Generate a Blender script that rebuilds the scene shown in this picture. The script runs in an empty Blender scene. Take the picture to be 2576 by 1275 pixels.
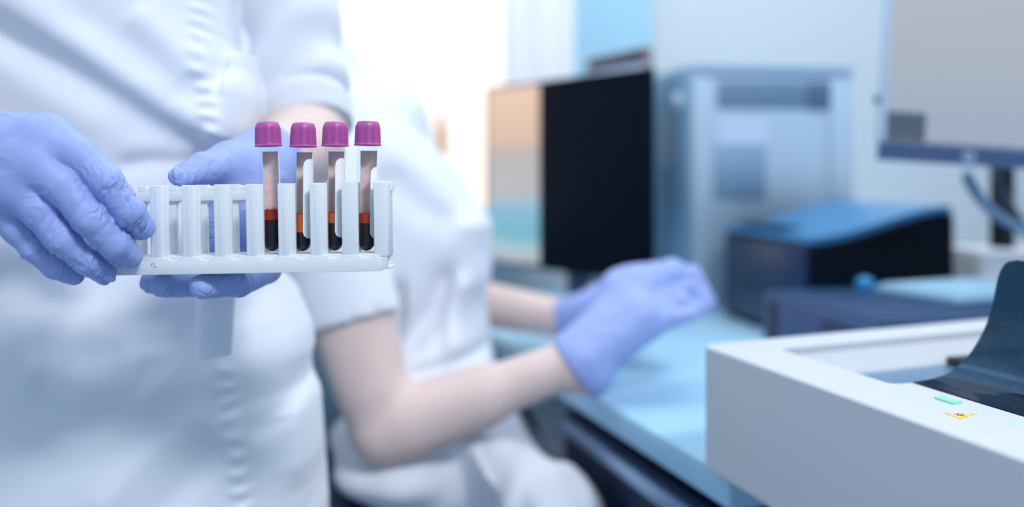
import bpy, bmesh, math
import numpy as np
from mathutils import Vector, Matrix

scene = bpy.context.scene
COL = scene.collection
W, H = 2576, 1275
F = 2300.0            # focal length in pixels of the 2576-wide frame
CX, HY = 1288.0, 440.0
CAMZ = 1.02
rng = np.random.RandomState(7)

def P(px, py, d):
    """point of the room seen at pixel px,py and lying d metres in front of the camera"""
    return np.array([(px - CX) / F * d, d, CAMZ - (py - HY) / F * d])

# ------------------------------------------------------------------ materials
def srgb(r, g, b):
    def f(c):
        c /= 255.0
        return c / 12.92 if c <= 0.04045 else ((c + 0.055) / 1.055) ** 2.4
    return (f(r), f(g), f(b), 1.0)

def mat(name, col, rough=0.5, spec=0.5, metal=0.0, sss=0.0, sheen=0.0, bump=None, emit=None, estr=0.0, coat=0.0, var=None):
    m = bpy.data.materials.new(name)
    m.use_nodes = True
    nt = m.node_tree
    b = nt.nodes['Principled BSDF']
    b.inputs['Base Color'].default_value = col
    b.inputs['Roughness'].default_value = rough
    b.inputs['Specular IOR Level'].default_value = spec
    b.inputs['Metallic'].default_value = metal
    if sss:
        b.inputs['Subsurface Weight'].default_value = sss
        b.inputs['Subsurface Radius'].default_value = (0.01, 0.005, 0.003)
    if sheen:
        b.inputs['Sheen Weight'].default_value = sheen
    if coat:
        b.inputs['Coat Weight'].default_value = coat
        b.inputs['Coat Roughness'].default_value = 0.08
    if emit:
        b.inputs['Emission Color'].default_value = emit
        b.inputs['Emission Strength'].default_value = estr
    tc = nt.nodes.new('ShaderNodeTexCoord')
    if var:
        n = nt.nodes.new('ShaderNodeTexNoise')
        n.inputs['Scale'].default_value = var[0]
        n.inputs['Detail'].default_value = 3
        nt.links.new(tc.outputs['Object'], n.inputs['Vector'])
        r = nt.nodes.new('ShaderNodeValToRGB')
        k = var[1]
        r.color_ramp.elements[0].position = 0.3
        r.color_ramp.elements[1].position = 0.7
        r.color_ramp.elements[0].color = (col[0] * (1 - k), col[1] * (1 - k), col[2] * (1 - k), 1)
        r.color_ramp.elements[1].color = (min(1, col[0] * (1 + k)), min(1, col[1] * (1 + k)), min(1, col[2] * (1 + k)), 1)
        nt.links.new(n.outputs['Fac'], r.inputs['Fac'])
        nt.links.new(r.outputs['Color'], b.inputs['Base Color'])
    if bump:
        sc, st, dist = bump
        n = nt.nodes.new('ShaderNodeTexNoise')
        n.inputs['Scale'].default_value = sc
        n.inputs['Detail'].default_value = 4
        nt.links.new(tc.outputs['Object'], n.inputs['Vector'])
        bp = nt.nodes.new('ShaderNodeBump')
        bp.inputs['Strength'].default_value = st
        bp.inputs['Distance'].default_value = dist
        nt.links.new(n.outputs['Fac'], bp.inputs['Height'])
        nt.links.new(bp.outputs['Normal'], b.inputs['Normal'])
    return m

def clear_mat(name, tint, rough=0.03, gloss=0.08, fres=1.45):
    """thin clear plastic: straight-through transparency with a fresnel gloss"""
    m = bpy.data.materials.new(name)
    m.use_nodes = True
    nt = m.node_tree
    nt.nodes.clear()
    out = nt.nodes.new('ShaderNodeOutputMaterial')
    t = nt.nodes.new('ShaderNodeBsdfTransparent')
    t.inputs['Color'].default_value = tint
    g = nt.nodes.new('ShaderNodeBsdfGlossy')
    g.inputs['Roughness'].default_value = rough
    lw = nt.nodes.new('ShaderNodeLayerWeight')
    lw.inputs['Blend'].default_value = 0.5
    fr = nt.nodes.new('ShaderNodeMapRange')
    pw = nt.nodes.new('ShaderNodeMath'); pw.operation = 'POWER'; pw.inputs[1].default_value = 4.0
    nt.links.new(lw.outputs['Facing'], pw.inputs[0])
    nt.links.new(pw.outputs[0], fr.inputs['Value'])
    fr.inputs['To Min'].default_value = gloss * .14
    fr.inputs['To Max'].default_value = gloss * 5
    mx = nt.nodes.new('ShaderNodeMixShader')
    nt.links.new(fr.outputs[0], mx.inputs[0])
    nt.links.new(t.outputs[0], mx.inputs[1])
    nt.links.new(g.outputs[0], mx.inputs[2])
    nt.links.new(mx.outputs[0], out.inputs['Surface'])
    return m

M = {}
M['glove'] = mat('nitrile glove', srgb(149, 168, 224), 0.52, 0.38, bump=(700, 0.12, 0.0004))
M['coat'] = mat('white cotton coat', srgb(226, 231, 240), 0.9, 0.15, sheen=0.15, bump=(500, 0.06, 0.0006))
M['coat_grey'] = mat('grey coat strap', srgb(228, 233, 242), 0.9, 0.15, bump=(600, 0.08, 0.0005))
M['skin'] = mat('skin', srgb(222, 200, 194), 0.55, 0.3, sss=0.15, var=(14, 0.05))
M['hair'] = mat('brown hair', srgb(70, 48, 38), 0.6)
M['trouser'] = mat('white trousers', srgb(225, 230, 240), 0.9, 0.1)
M['shoe'] = mat('white shoe', srgb(225, 228, 232), 0.6)
M['rack'] = mat('white rack plastic', srgb(226, 231, 236), 0.38, 0.45, bump=(300, 0.03, 0.0003))
M['smudge'] = mat('grey smudge', srgb(120, 135, 150), 0.7)
M['cap'] = mat('purple cap', srgb(178, 82, 156), 0.42, 0.45)
M['glass'] = clear_mat('clear tube', (0.96, 0.975, 0.99, 1))
M['blood'] = mat('dark blood', srgb(30, 8, 20), 0.12, 0.5)
M['plasma_red'] = mat('red plasma', srgb(170, 42, 28), 0.2, 0.4)
M['plasma_orange'] = mat('orange plasma', srgb(206, 96, 44), 0.2, 0.4)
M['plasma_rust'] = mat('rust plasma', srgb(176, 62, 30), 0.2, 0.4)
M['label'] = mat('white label paper', srgb(242, 243, 247), 0.6, 0.3)
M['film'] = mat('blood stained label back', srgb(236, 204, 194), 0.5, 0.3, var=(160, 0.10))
M['ink'] = mat('purple label print', srgb(150, 50, 110), 0.6)
M['black_ink'] = mat('black print', srgb(40, 40, 50), 0.7)
M['froth'] = clear_mat('froth bubble', (0.95, 0.8, 0.76, 1), 0.02, fres=1.6)
M['analyzer'] = mat('white moulded housing', srgb(199, 204, 211), 0.6, 0.25, bump=(220, 0.04, 0.0004))
M['bed'] = mat('slate glass bed', srgb(84, 120, 152), 0.3, 0.5)
M['dark_recess'] = mat('dark recess', srgb(10, 16, 30), 0.5)
M['green'] = mat('pale green lamp lens', srgb(140, 214, 186), 0.3, 0.5, emit=srgb(140, 214, 186), estr=0.12)
M['yellow'] = mat('yellow sticker', srgb(240, 222, 110), 0.5)
M['navy'] = mat('navy laminate', srgb(20, 40, 72), 0.5, 0.3)
M['desk'] = mat('pale blue worktop', srgb(160, 204, 230), 0.45, 0.35, var=(3, 0.04))
M['steel'] = mat('brushed metal', srgb(150, 175, 205), 0.35, 0.5, metal=0.8)
M['monitor'] = mat('black monitor shell', srgb(14, 22, 38), 0.4, 0.4)
M['screen_off'] = mat('black screen glass', srgb(3, 14, 30), 0.3, 0.06)
M['bezel'] = mat('slate bezel', srgb(62, 84, 120), 0.4, 0.4)
M['silver'] = mat('silver edge', srgb(170, 186, 215), 0.4, 0.4)
M['tower'] = mat('pale grey metal', srgb(172, 196, 216), 0.5, 0.3)
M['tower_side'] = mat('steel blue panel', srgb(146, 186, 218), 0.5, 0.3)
M['grille'] = mat('grille slot', srgb(74, 104, 134), 0.6)
M['panel_grey'] = mat('grey blue panel', srgb(128, 160, 188), 0.5)
M['sticker'] = mat('pale sticker', srgb(196, 214, 238), 0.5)
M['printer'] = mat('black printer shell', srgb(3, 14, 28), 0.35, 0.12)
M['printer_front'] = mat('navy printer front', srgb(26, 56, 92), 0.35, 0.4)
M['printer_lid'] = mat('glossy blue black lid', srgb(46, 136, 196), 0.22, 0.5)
M['pc'] = mat('slate computer case', srgb(28, 62, 100), 0.45, 0.3)
M['pc_front'] = mat('grey blue computer front', srgb(64, 86, 124), 0.5, 0.3)
M['paper'] = mat('paper', srgb(150, 192, 216), 0.7)
M['blue_blob'] = mat('bright blue dome', srgb(40, 140, 200), 0.3)
M['cable'] = mat('grey cable', srgb(96, 130, 162), 0.5)
M['cable_dark'] = mat('dark cable', srgb(20, 40, 66), 0.5)
M['brown'] = mat('taupe frame', srgb(150, 138, 136), 0.6)
M['chair'] = mat('dark blue vinyl', srgb(22, 46, 78), 0.4, 0.4)
M['chair_back'] = mat('blue vinyl', srgb(170, 208, 236), 0.6, 0.3)
M['wall'] = mat('pale painted wall', srgb(206, 216, 224), 0.85, 0.2, bump=(60, 0.03, 0.001))
M['ceiling'] = mat('ceiling paint', srgb(235, 238, 242), 0.9, 0.1)
M['floor'] = mat('grey blue vinyl floor', srgb(150, 172, 190), 0.5, 0.3, var=(5, 0.05))
M['frame'] = mat('white window frame', srgb(245, 245, 248), 0.4)
M['blind'] = mat('sky blue blind', srgb(170, 214, 236), 0.8, 0.1)
M['curtain'] = mat('white curtain', srgb(244, 245, 250), 0.9, 0.05)
M['cabinet'] = mat('grey drawer cabinet', srgb(196, 212, 222), 0.5)
M['orange'] = mat('orange brown handle', srgb(222, 184, 156), 0.5)
M['pane'] = clear_mat('window pane', (0.98, 0.98, 0.98, 1), 0.02)
M['smoke'] = None

def smoke_mat():
    m = bpy.data.materials.new('smoked acrylic blue reflection tint')
    m.use_nodes = True
    nt = m.node_tree
    nt.nodes.clear()
    out = nt.nodes.new('ShaderNodeOutputMaterial')
    t = nt.nodes.new('ShaderNodeBsdfTransparent')
    t.inputs['Color'].default_value = (0.10, 0.13, 0.19, 1)
    p = nt.nodes.new('ShaderNodeBsdfPrincipled')
    p.inputs['Base Color'].default_value = srgb(10, 16, 30)
    p.inputs['Roughness'].default_value = 0.08
    p.inputs['Specular IOR Level'].default_value = 0.9
    p.inputs['Specular Tint'].default_value = (.30, .62, 1.0, 1)  # tints reflections on the lid blue
    mx = nt.nodes.new('ShaderNodeMixShader')
    mx.inputs[0].default_value = 0.75
    # a few dust specks
    tc = nt.nodes.new('ShaderNodeTexCoord')
    v = nt.nodes.new('ShaderNodeTexVoronoi')
    v.inputs['Scale'].default_value = 260
    nt.links.new(tc.outputs['Object'], v.inputs['Vector'])
    r = nt.nodes.new('ShaderNodeValToRGB')
    r.color_ramp.elements[0].position = 0.06
    r.color_ramp.elements[0].color = srgb(110, 150, 190)
    r.color_ramp.elements[1].position = 0.11
    r.color_ramp.elements[1].color = srgb(10, 16, 30)
    nt.links.new(v.outputs['Distance'], r.inputs['Fac'])
    nt.links.new(r.outputs['Color'], p.inputs['Base Color'])
    nt.links.new(t.outputs[0], mx.inputs[1])
    gl = nt.nodes.new('ShaderNodeBsdfGlossy')
    gl.inputs['Color'].default_value = (.10, .50, .95, 1)  # blue reflected light put into the gloss colour
    gl.inputs['Roughness'].default_value = .10
    m2 = nt.nodes.new('ShaderNodeMixShader')
    m2.inputs[0].default_value = .07
    nt.links.new(p.outputs[0], m2.inputs[1])
    nt.links.new(gl.outputs[0], m2.inputs[2])
    nt.links.new(m2.outputs[0], mx.inputs[2])
    nt.links.new(mx.outputs[0], out.inputs['Surface'])
    return m
M['smoke'] = smoke_mat()

# ------------------------------------------------------------------ object helpers
def tag(o, label=None, cat=None, group=None, kind=None):
    if label: o['label'] = label
    if cat: o['category'] = cat
    if group: o['group'] = group
    if kind: o['kind'] = kind
    return o

def empty(name, loc, rz=0.0, rot=None):
    o = bpy.data.objects.new(name, None)
    COL.objects.link(o)
    o.empty_display_size = 0.05
    o.location = loc
    o.rotation_euler = rot if rot else (0, 0, rz)
    return o

def link_mesh(name, me, m, parent=None, smooth=True):
    o = bpy.data.objects.new(name, me)
    COL.objects.link(o)
    if m is not None:
        me.materials.append(m)
    if parent is not None:
        o.parent = parent
    if smooth:
        me.polygons.foreach_set('use_smooth', [True] * len(me.polygons))
    return o

def finish(name, bm, m, parent=None, smooth=True, angle=35):
    bmesh.ops.recalc_face_normals(bm, faces=bm.faces)
    me = bpy.data.meshes.new(name)
    bm.to_mesh(me)
    bm.free()
    o = link_mesh(name, me, m, parent, smooth)
    if smooth:
        try:
            me.set_sharp_from_angle(angle=math.radians(angle))
        except Exception:
            pass
    return o

def add_box(bm, x, y, z, bev=0.0, seg=2):
    r = bmesh.ops.create_cube(bm, size=1.0)
    vs = r['verts']
    for v in vs:
        v.co = Vector(((x[0] + x[1]) / 2 + v.co.x * (x[1] - x[0]), (y[0] + y[1]) / 2 + v.co.y * (y[1] - y[0]), (z[0] + z[1]) / 2 + v.co.z * (z[1] - z[0])))
    if bev > 0:
        es = list({e for v in vs for e in v.link_edges})
        bmesh.ops.bevel(bm, geom=es, offset=bev, segments=seg, profile=0.5, affect='EDGES')

def box(name, m, x, y, z, parent=None, bev=0.0, seg=2):
    bm = bmesh.new()
    add_box(bm, x, y, z, bev, seg)
    return finish(name, bm, m, parent)

def add_lathe(bm, prof, n=32, center=(0, 0, 0), flute=None):
    """prof: list of (r,z); closed at ends when r==0"""
    rings = []
    for i, (r, z) in enumerate(prof):
        if r <= 1e-9:
            rings.append([bm.verts.new((center[0], center[1], center[2] + z))])
        else:
            ring = []
            for k in range(n):
                a = 2 * math.pi * k / n
                rr = r + (flute(a, z) if flute else 0.0)
                ring.append(bm.verts.new((center[0] + rr * math.cos(a), center[1] + rr * math.sin(a), center[2] + z)))
            rings.append(ring)
    for a, b in zip(rings[:-1], rings[1:]):
        for k in range(n):
            k2 = (k + 1) % n
            if len(a) == 1 and len(b) == 1:
                continue
            if len(a) == 1:
                bm.faces.new((a[0], b[k2], b[k]))
            elif len(b) == 1:
                bm.faces.new((a[k], a[k2], b[0]))
            else:
                bm.faces.new((a[k], a[k2], b[k2], b[k]))

def add_tube(bm, pts, r, n=12):
    pts = [Vector(p) for p in pts]
    rs = r if isinstance(r, (list, tuple)) else [r] * len(pts)
    prev = None
    up = Vector((0, 0, 1))
    rings = []
    for i, p in enumerate(pts):
        t = (pts[min(i + 1, len(pts) - 1)] - pts[max(i - 1, 0)]).normalized()
        if prev is None:
            a = t.cross(up)
            if a.length < 1e-3:
                a = t.cross(Vector((1, 0, 0)))
            a.normalize()
        else:
            a = prev - t * prev.dot(t)
            a.normalize()
        prev = a
        b = t.cross(a)
        rings.append([bm.verts.new(p + (a * math.cos(2 * math.pi * k / n) + b * math.sin(2 * math.pi * k / n)) * rs[i]) for k in range(n)])
    for A, B in zip(rings[:-1], rings[1:]):
        for k in range(n):
            bm.faces.new((A[k], A[(k + 1) % n], B[(k + 1) % n], B[k]))
    bm.faces.new(rings[0])
    bm.faces.new(list(reversed(rings[-1])))

def add_prism(bm, outline, z0, z1):
    lo = [bm.verts.new((x, y, z0)) for x, y in outline]
    hi = [bm.verts.new((x, y, z1)) for x, y in outline]
    n = len(outline)
    bm.faces.new(list(reversed(lo)))
    bm.faces.new(hi)
    for i in range(n):
        bm.faces.new((lo[i], lo[(i + 1) % n], hi[(i + 1) % n], hi[i]))

def round_poly(pts, rad, seg=6):
    """round each corner; rad: number or list"""
    out = []
    n = len(pts)
    for i in range(n):
        r = rad[i] if isinstance(rad, (list, tuple)) else rad
        p = Vector(pts[i]); a = Vector(pts[i - 1]); b = Vector(pts[(i + 1) % n])
        if r <= 0:
            out.append((p.x, p.y)); continue
        da = (a - p).normalized(); db = (b - p).normalized()
        ang = da.angle(db)
        t = r / math.tan(ang / 2)
        t = min(t, (a - p).length * 0.49, (b - p).length * 0.49)
        p0 = p + da * t; p1 = p + db * t
        for k in range(seg + 1):
            s = k / seg
            q = p0 * (1 - s) ** 2 + p * 2 * s * (1 - s) + p1 * s * s
            out.append((q.x, q.y))
    return out

def catmull(pts, n=8):
    pts = [Vector(p) for p in pts]
    out = []
    for i in range(len(pts) - 1):
        p0 = pts[max(i - 1, 0)]; p1 = pts[i]; p2 = pts[i + 1]; p3 = pts[min(i + 2, len(pts) - 1)]
        for k in range(n):
            t = k / n
            out.append(0.5 * ((2 * p1) + (p2 - p0) * t + (2 * p0 - 5 * p1 + 4 * p2 - p3) * t * t + (3 * p1 - p0 - 3 * p2 + p3) * t ** 3))
    out.append(pts[-1])
    return out

# ------------------------------------------------------------------ signed distance modelling
def smin(a, b, k):
    h = np.maximum(k - np.abs(a - b), 0) / k
    return np.minimum(a, b) - h * h * k * 0.25

def smax(a, b, k):
    return -smin(-a, -b, k)

def cone(p, a, b, ra, rb):
    a = np.asarray(a, np.float32); b = np.asarray(b, np.float32)
    ba = b - a
    pa = p - a
    t = np.clip((pa @ ba) / max(float(ba @ ba), 1e-12), 0, 1)
    return np.linalg.norm(pa - t[:, None] * ba, axis=1) - (ra + (rb - ra) * t)

def chain(p, pts, rs, k=0.004):
    d = None
    for i in range(len(pts) - 1):
        c = cone(p, pts[i], pts[i + 1], rs[i], rs[i + 1])
        d = c if d is None else smin(d, c, k)
    return d

def ellipsoid(p, c, r):
    q = (p - np.asarray(c, np.float32)) / np.asarray(r, np.float32)
    return (np.linalg.norm(q, axis=1) - 1) * min(r)

def nets(V, o, h):
    s = V < 0
    c = np.zeros(tuple(n - 1 for n in V.shape), np.int8)
    for dx in (0, 1):
        for dy in (0, 1):
            for dz in (0, 1):
                c += s[dx:s.shape[0] - 1 + dx, dy:s.shape[1] - 1 + dy, dz:s.shape[2] - 1 + dz]
    act = (c > 0) & (c < 8)
    ijk = np.argwhere(act)
    idx = -np.ones(c.shape, np.int64)
    idx[act] = np.arange(len(ijk))
    acc = np.zeros((len(ijk), 3)); cnt = np.zeros(len(ijk))
    cor = [(0, 0, 0), (1, 0, 0), (0, 1, 0), (1, 1, 0), (0, 0, 1), (1, 0, 1), (0, 1, 1), (1, 1, 1)]
    val = [V[ijk[:, 0] + a, ijk[:, 1] + b, ijk[:, 2] + e] for a, b, e in cor]
    for i in range(8):
        for j in range(i + 1, 8):
            dd = np.subtract(cor[j], cor[i])
            if np.abs(dd).sum() != 1:
                continue
            va, vb = val[i], val[j]
            m = (va < 0) != (vb < 0)
            t = np.where(m, va / np.where(m, va - vb, 1), 0)
            acc += np.where(m[:, None], np.array(cor[i]) + t[:, None] * dd, 0)
            cnt += m
    pos = (ijk + acc / cnt[:, None]) * h + o
    quads = []
    for ax in range(3):
        sl0 = [slice(None)] * 3; sl1 = [slice(None)] * 3
        sl0[ax] = slice(0, -1); sl1[ax] = slice(1, None)
        A = s[tuple(sl0)]; B = s[tuple(sl1)]
        e = np.argwhere(A != B)
        u, v = (ax + 1) % 3, (ax + 2) % 3
        ok = (e[:, u] > 0) & (e[:, v] > 0) & (e[:, u] < c.shape[u]) & (e[:, v] < c.shape[v])
        e = e[ok]
        def cell(du, dv):
            q = e.copy(); q[:, u] += du; q[:, v] += dv
            return idx[q[:, 0], q[:, 1], q[:, 2]]
        f = np.stack([cell(-1, -1), cell(0, -1), cell(0, 0), cell(-1, 0)], 1)
        inside = s[e[:, 0], e[:, 1], e[:, 2]]
        f[~inside] = f[~inside][:, ::-1]
        quads.append(f)
    return pos, np.concatenate(quads)

def sdf_mesh(name, f, lo, hi, h, m, parent=None, displace=None):
    lo = np.asarray(lo, float); hi = np.asarray(hi, float)
    K = 4
    n = np.ceil((hi - lo) / (h * K)).astype(int) + 1
    def ev(pts):
        out = np.empty(len(pts), np.float32)
        for i in range(0, len(pts), 400000):
            out[i:i + 400000] = f(pts[i:i + 400000].astype(np.float32))
        return out
    g = np.stack(np.meshgrid(*[np.arange(k) for k in n], indexing='ij'), -1).reshape(-1, 3)
    C = ev(lo + (g + 0.5 - 0.5 / K) * h * K).reshape(n)
    V = np.repeat(np.repeat(np.repeat(C, K, 0), K, 1), K, 2)
    near = np.abs(V) < h * K * 1.9
    pts = np.argwhere(near)
    V[near] = ev(lo + pts * h)
    pos, q = nets(V, lo, h)
    me = bpy.data.meshes.new(name)
    me.vertices.add(len(pos)); me.vertices.foreach_set('co', pos.astype(np.float32).ravel())
    me.loops.add(len(q) * 4); me.loops.foreach_set('vertex_index', q.astype(np.int32).ravel())
    me.polygons.add(len(q)); me.polygons.foreach_set('loop_start', np.arange(0, len(q) * 4, 4, dtype=np.int32))
    me.update(calc_edges=True)
    me.validate()
    if displace is not None:
        nv = len(me.vertices)
        co = np.empty(nv * 3, np.float32); me.vertices.foreach_get('co', co); co = co.reshape(-1, 3)
        no = np.empty(nv * 3, np.float32); me.vertex_normals.foreach_get('vector', no); no = no.reshape(-1, 3)
        co = co + no * displace(co, no)[:, None]
        me.vertices.foreach_set('co', co.astype(np.float32).ravel())
        me.update()
    return link_mesh(name, me, m, parent)

def noise3(p, seed=0):
    """smooth value noise in 0..1 for an (N,3) array"""
    i = np.floor(p).astype(np.int64); f = p - i
    f = f * f * f * (f * (f * 6 - 15) + 10)
    out = np.zeros(len(p))
    for dx in (0, 1):
        for dy in (0, 1):
            for dz in (0, 1):
                n = (i[:, 0] + dx) * 374761393 + (i[:, 1] + dy) * 668265263 + (i[:, 2] + dz) * 2147483647 + seed * 1274126177
                n = (n ^ (n >> 13)) * 1274126177
                n = (n ^ (n >> 16)) & 0xFFFF
                w = (f[:, 0] if dx else 1 - f[:, 0]) * (f[:, 1] if dy else 1 - f[:, 1]) * (f[:, 2] if dz else 1 - f[:, 2])
                out += w * n / 65535.0
    return out

def ridge(p, seed=0, sharp=2.0):
    return (1 - np.abs(2 * noise3(p, seed) - 1)) ** sharp

def crumple(p, seed=0):
    """puffs parted by sharp valleys: distance between the two nearest cells of a jittered lattice"""
    i0 = np.floor(p).astype(np.int64)
    f1 = np.full(len(p), 9.0); f2 = np.full(len(p), 9.0)
    for dx in (-1, 0, 1):
        for dy in (-1, 0, 1):
            for dz in (-1, 0, 1):
                c = i0 + np.array([dx, dy, dz])
                n = c[:, 0] * 374761393 + c[:, 1] * 668265263 + c[:, 2] * 2147483647 + seed * 1274126177
                n = (n ^ (n >> 13)) * 1274126177
                n = n ^ (n >> 16)
                j = np.stack([(n & 1023) / 1023.0, ((n >> 10) & 1023) / 1023.0, ((n >> 20) & 1023) / 1023.0], 1)
                d = np.linalg.norm(c + j - p, axis=1)
                f2 = np.minimum(f2, np.maximum(f1, d))
                f1 = np.minimum(f1, d)
    return f2 - f1

def seg_dist(p, a, b):
    a = np.asarray(a, float); b = np.asarray(b, float)
    ba = b - a
    t = np.clip(((p - a) @ ba) / max(ba @ ba, 1e-12), 0, 1)
    return np.linalg.norm(p - a - t[:, None] * ba, axis=1), t

def poly_dist(p, pts):
    """distance to a polyline and the 0..1 position along it"""
    L = [np.linalg.norm(np.subtract(pts[i + 1], pts[i])) for i in range(len(pts) - 1)]
    tot = sum(L); best = None; s0 = 0
    for i in range(len(pts) - 1):
        d, t = seg_dist(p, pts[i], pts[i + 1])
        s = (s0 + t * L[i]) / tot
        if best is None:
            best, bs = d, s
        else:
            m = d < best
            best = np.where(m, d, best); bs = np.where(m, s, bs)
        s0 += L[i]
    return best, bs

# ------------------------------------------------------------------ gloved hands
def wrinkle(fingers, joint_amp=0.0011, base_amp=0.0005, seed=1, palm_dir=None):
    """crease displacement: folds across each finger, strongest at the joints and the tip; long pulled lines on the palm"""
    def f(co, no):
        co = co.astype(float)
        best = np.full(len(co), 9.0); disp = np.zeros(len(co)); wbest = np.zeros(len(co))
        for fi, (pts, rs, jw) in enumerate(fingers):
            pts = [np.asarray(p, float) for p in pts]
            cum = 0.0
            for i in range(len(pts) - 1):
                d, t = seg_dist(co, pts[i], pts[i + 1])
                L = np.linalg.norm(pts[i + 1] - pts[i])
                s = cum + t * L
                ax = (pts[i + 1] - pts[i]) / L
                rel = co - pts[i]
                perp = rel - (rel @ ax)[:, None] * ax
                rr = rs[i] + (rs[i + 1] - rs[i]) * t
                dd = d - rr
                warp = noise3(co * 110, seed + 90 + fi) - .5
                q = np.stack([s * 215 + perp[:, 0] * 60 + perp[:, 2] * 95 + warp * 1.7, perp[:, 0] * 78 + fi * 7.3 + warp, perp[:, 1] * 78 + perp[:, 2] * 45], 1)
                w = jw[i] + (jw[i + 1] - jw[i]) * t
                patch = np.clip(2.4 * noise3(co * 85, seed + 70 + fi) - .3, .2, 1.5)
                w = w * patch
                near = dd < best
                c1 = np.zeros(len(co)); c2 = np.zeros(len(co))
                if near.any():
                    c1[near] = np.minimum(crumple(q[near], seed + fi), .62) / .62
                    q2 = np.stack([q[:, 0] * 1.8 + q[:, 1] * .9, q[:, 1] * 1.6 - q[:, 0] * .4, q[:, 2] * 1.6], 1) + 31
                    c2[near] = np.minimum(crumple(q2[near], seed + fi + 20), .5) / .5
                wr = ((c1 - .6) + .30 * (c2 - .6)) * joint_amp * w
                m = dd < best
                best = np.where(m, dd, best); disp = np.where(m, wr, disp); wbest = np.where(m, w, wbest)
                cum += L
        disp += (noise3(co * 55, seed + 50) - 0.5) * base_amp
        if palm_dir is not None:
            a = np.asarray(palm_dir, float); a /= np.linalg.norm(a)
            t = co @ a
            pr = co - t[:, None] * a
            q = np.stack([t * 14, pr[:, 0] * 150 + pr[:, 1] * 60, pr[:, 2] * 150], 1)
            pw = np.clip(1 - wbest * 3, 0, 1) * np.clip(noise3(co * 30, seed + 81) * 2.2 - .8, 0, 1)
            disp += (ridge(q, seed + 80, 5) - .12) * .0014 * pw
        return np.clip(disp, -.0013, .0009)
    return f

# right hand of the standing person: back of the hand to the camera, fingers over the end of the rack
A_f = [
    ([P(112, 351, .549), P(194, 390, .545), P(268, 458, .546), P(324, 532, .553), P(358, 572, .5655)], [.0150, .0112, .0099, .0093, .0080], [.02, .08, .7, .7, .6]),
    ([P(72, 405, .541), P(152, 462, .5385), P(226, 550, .541), P(288, 614, .552), P(325, 644, .5655)], [.0140, .0108, .0098, .0091, .0079], [.02, .12, .85, .75, .6]),
    ([P(30, 462, .541), P(98, 528, .540), P(154, 602, .543), P(218, 658, .553), P(264, 686, .5645)], [.0135, .0104, .0093, .0087, .0075], [.02, .12, .85, .75, .6]),
    ([P(-5, 512, .549), P(48, 576, .548), P(88, 622, .550), P(142, 670, .556), P(186, 690, .563)], [.0125, .0096, .0085, .0079, .0067], [.02, .15, .8, .8, .6]),
]
A_wrist = P(-170, 410, .60)
A_thumb = ([P(-60, 330, .590), P(60, 350, .622), P(160, 410, .632), P(235, 470, .6255)], [.017, .014, .0115, .010], [.2, .5, .8, 1])
A_fore = P(-430, 400, .70)

def sdf_handA(off=0.0, arm=True):
    def f(p):
        palm = None
        for i, (pts, rs, _) in enumerate(A_f):
            w = A_wrist + (P(-170, 345 + 45 * i, .60) - A_wrist) * 0.9
            c = cone(p, w, pts[0], .022, [.0155, .0145, .0140, .0130][i])
            palm = c if palm is None else smin(palm, c, .014)
        # knuckle bumps
        for i, (pts, rs, _) in enumerate(A_f):
            palm = smin(palm, np.linalg.norm(p - np.float32(pts[0] * .7 + pts[1] * .3 + np.array([0, -.002, .001])), axis=1) - [.0130, .0115, .0112, .010][i], .008)
        fin = None
        for pts, rs, _ in A_f:
            c = chain(p, pts, rs, .003)
            fin = c if fin is None else smin(fin, c, .0010)
        d = smin(palm, fin, .004)
        d = smin(d, chain(p, A_thumb[0], A_thumb[1], .004), .012)
        d = smin(d, cone(p, A_wrist, A_fore, .029, .033), .02)
        return d + off
    return f

# left hand of the standing person: thumb along the top of the rack, fingers curled under its base
B_thumb = ([P(640, 415, .690), P(575, 412, .655), P(510, 425, .622), P(450, 445, .6030)], [.0205, .0155, .0105, .0072], [.05, .15, .5, 1.0])
B_f = [
    ([P(660, 600, .662), P(672, 676, .642), P(600, 712, .606), P(508, 720, .586)], [.0125, .0100, .0095, .0080], [.4, .6, .7, .5]),
    ([P(640, 590, .668), P(640, 676, .652), P(520, 713, .622), P(410, 718, .603)], [.0120, .0100, .0090, .0080], [.4, .7, .9, .5]),
    ([P(612, 570, .668), P(600, 668, .655), P(470, 708, .634), P(380, 710, .617)], [.0120, .0098, .0086, .0074], [.4, .7, .9, .5]),
    ([P(586, 550, .664), P(570, 660, .660), P(480, 694, .648), P(415, 696, .636)], [.0110, .0090, .0080, .0070], [.4, .7, .9, .5]),
]
B_wrist = P(665, 415, .725)
B_cuff = P(705, 385, .790)
B_elbow = P(752, 345, .905)
def sdf_handB(off=0.0):
    def f(p):
        d = cone(p, B_wrist, P(610, 480, .672), .026, .023)
        d = smin(d, cone(p, P(640, 440, .700), P(600, 560, .660), .024, .018), .02)
        d = smin(d, cone(p, P(610, 470, .672), P(555, 560, .655), .018, .013), .014)
        d = smin(d, cone(p, P(560, 500, .655), P(552, 630, .652), .012, .011), .010)
        fin = None
        for pts, rs, _ in B_f:
            c = chain(p, pts, rs, .003)
            fin = c if fin is None else smin(fin, c, .0015)
        d = smin(d, fin, .010)
        d = smin(d, chain(p, B_thumb[0], B_thumb[1], .005), .016)
        d = smin(d, cone(p, B_wrist, B_cuff, .0262, .0285), .015)
        return d + off
    return f

def cut_half(f, pt, nrm):
    """keep only the side of the plane that nrm points away from"""
    pt = np.asarray(pt, np.float32); n = np.asarray(nrm, np.float32); n = n / np.linalg.norm(n)
    def g(p):
        return np.maximum(f(p), (p - pt) @ n)
    return g

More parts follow.
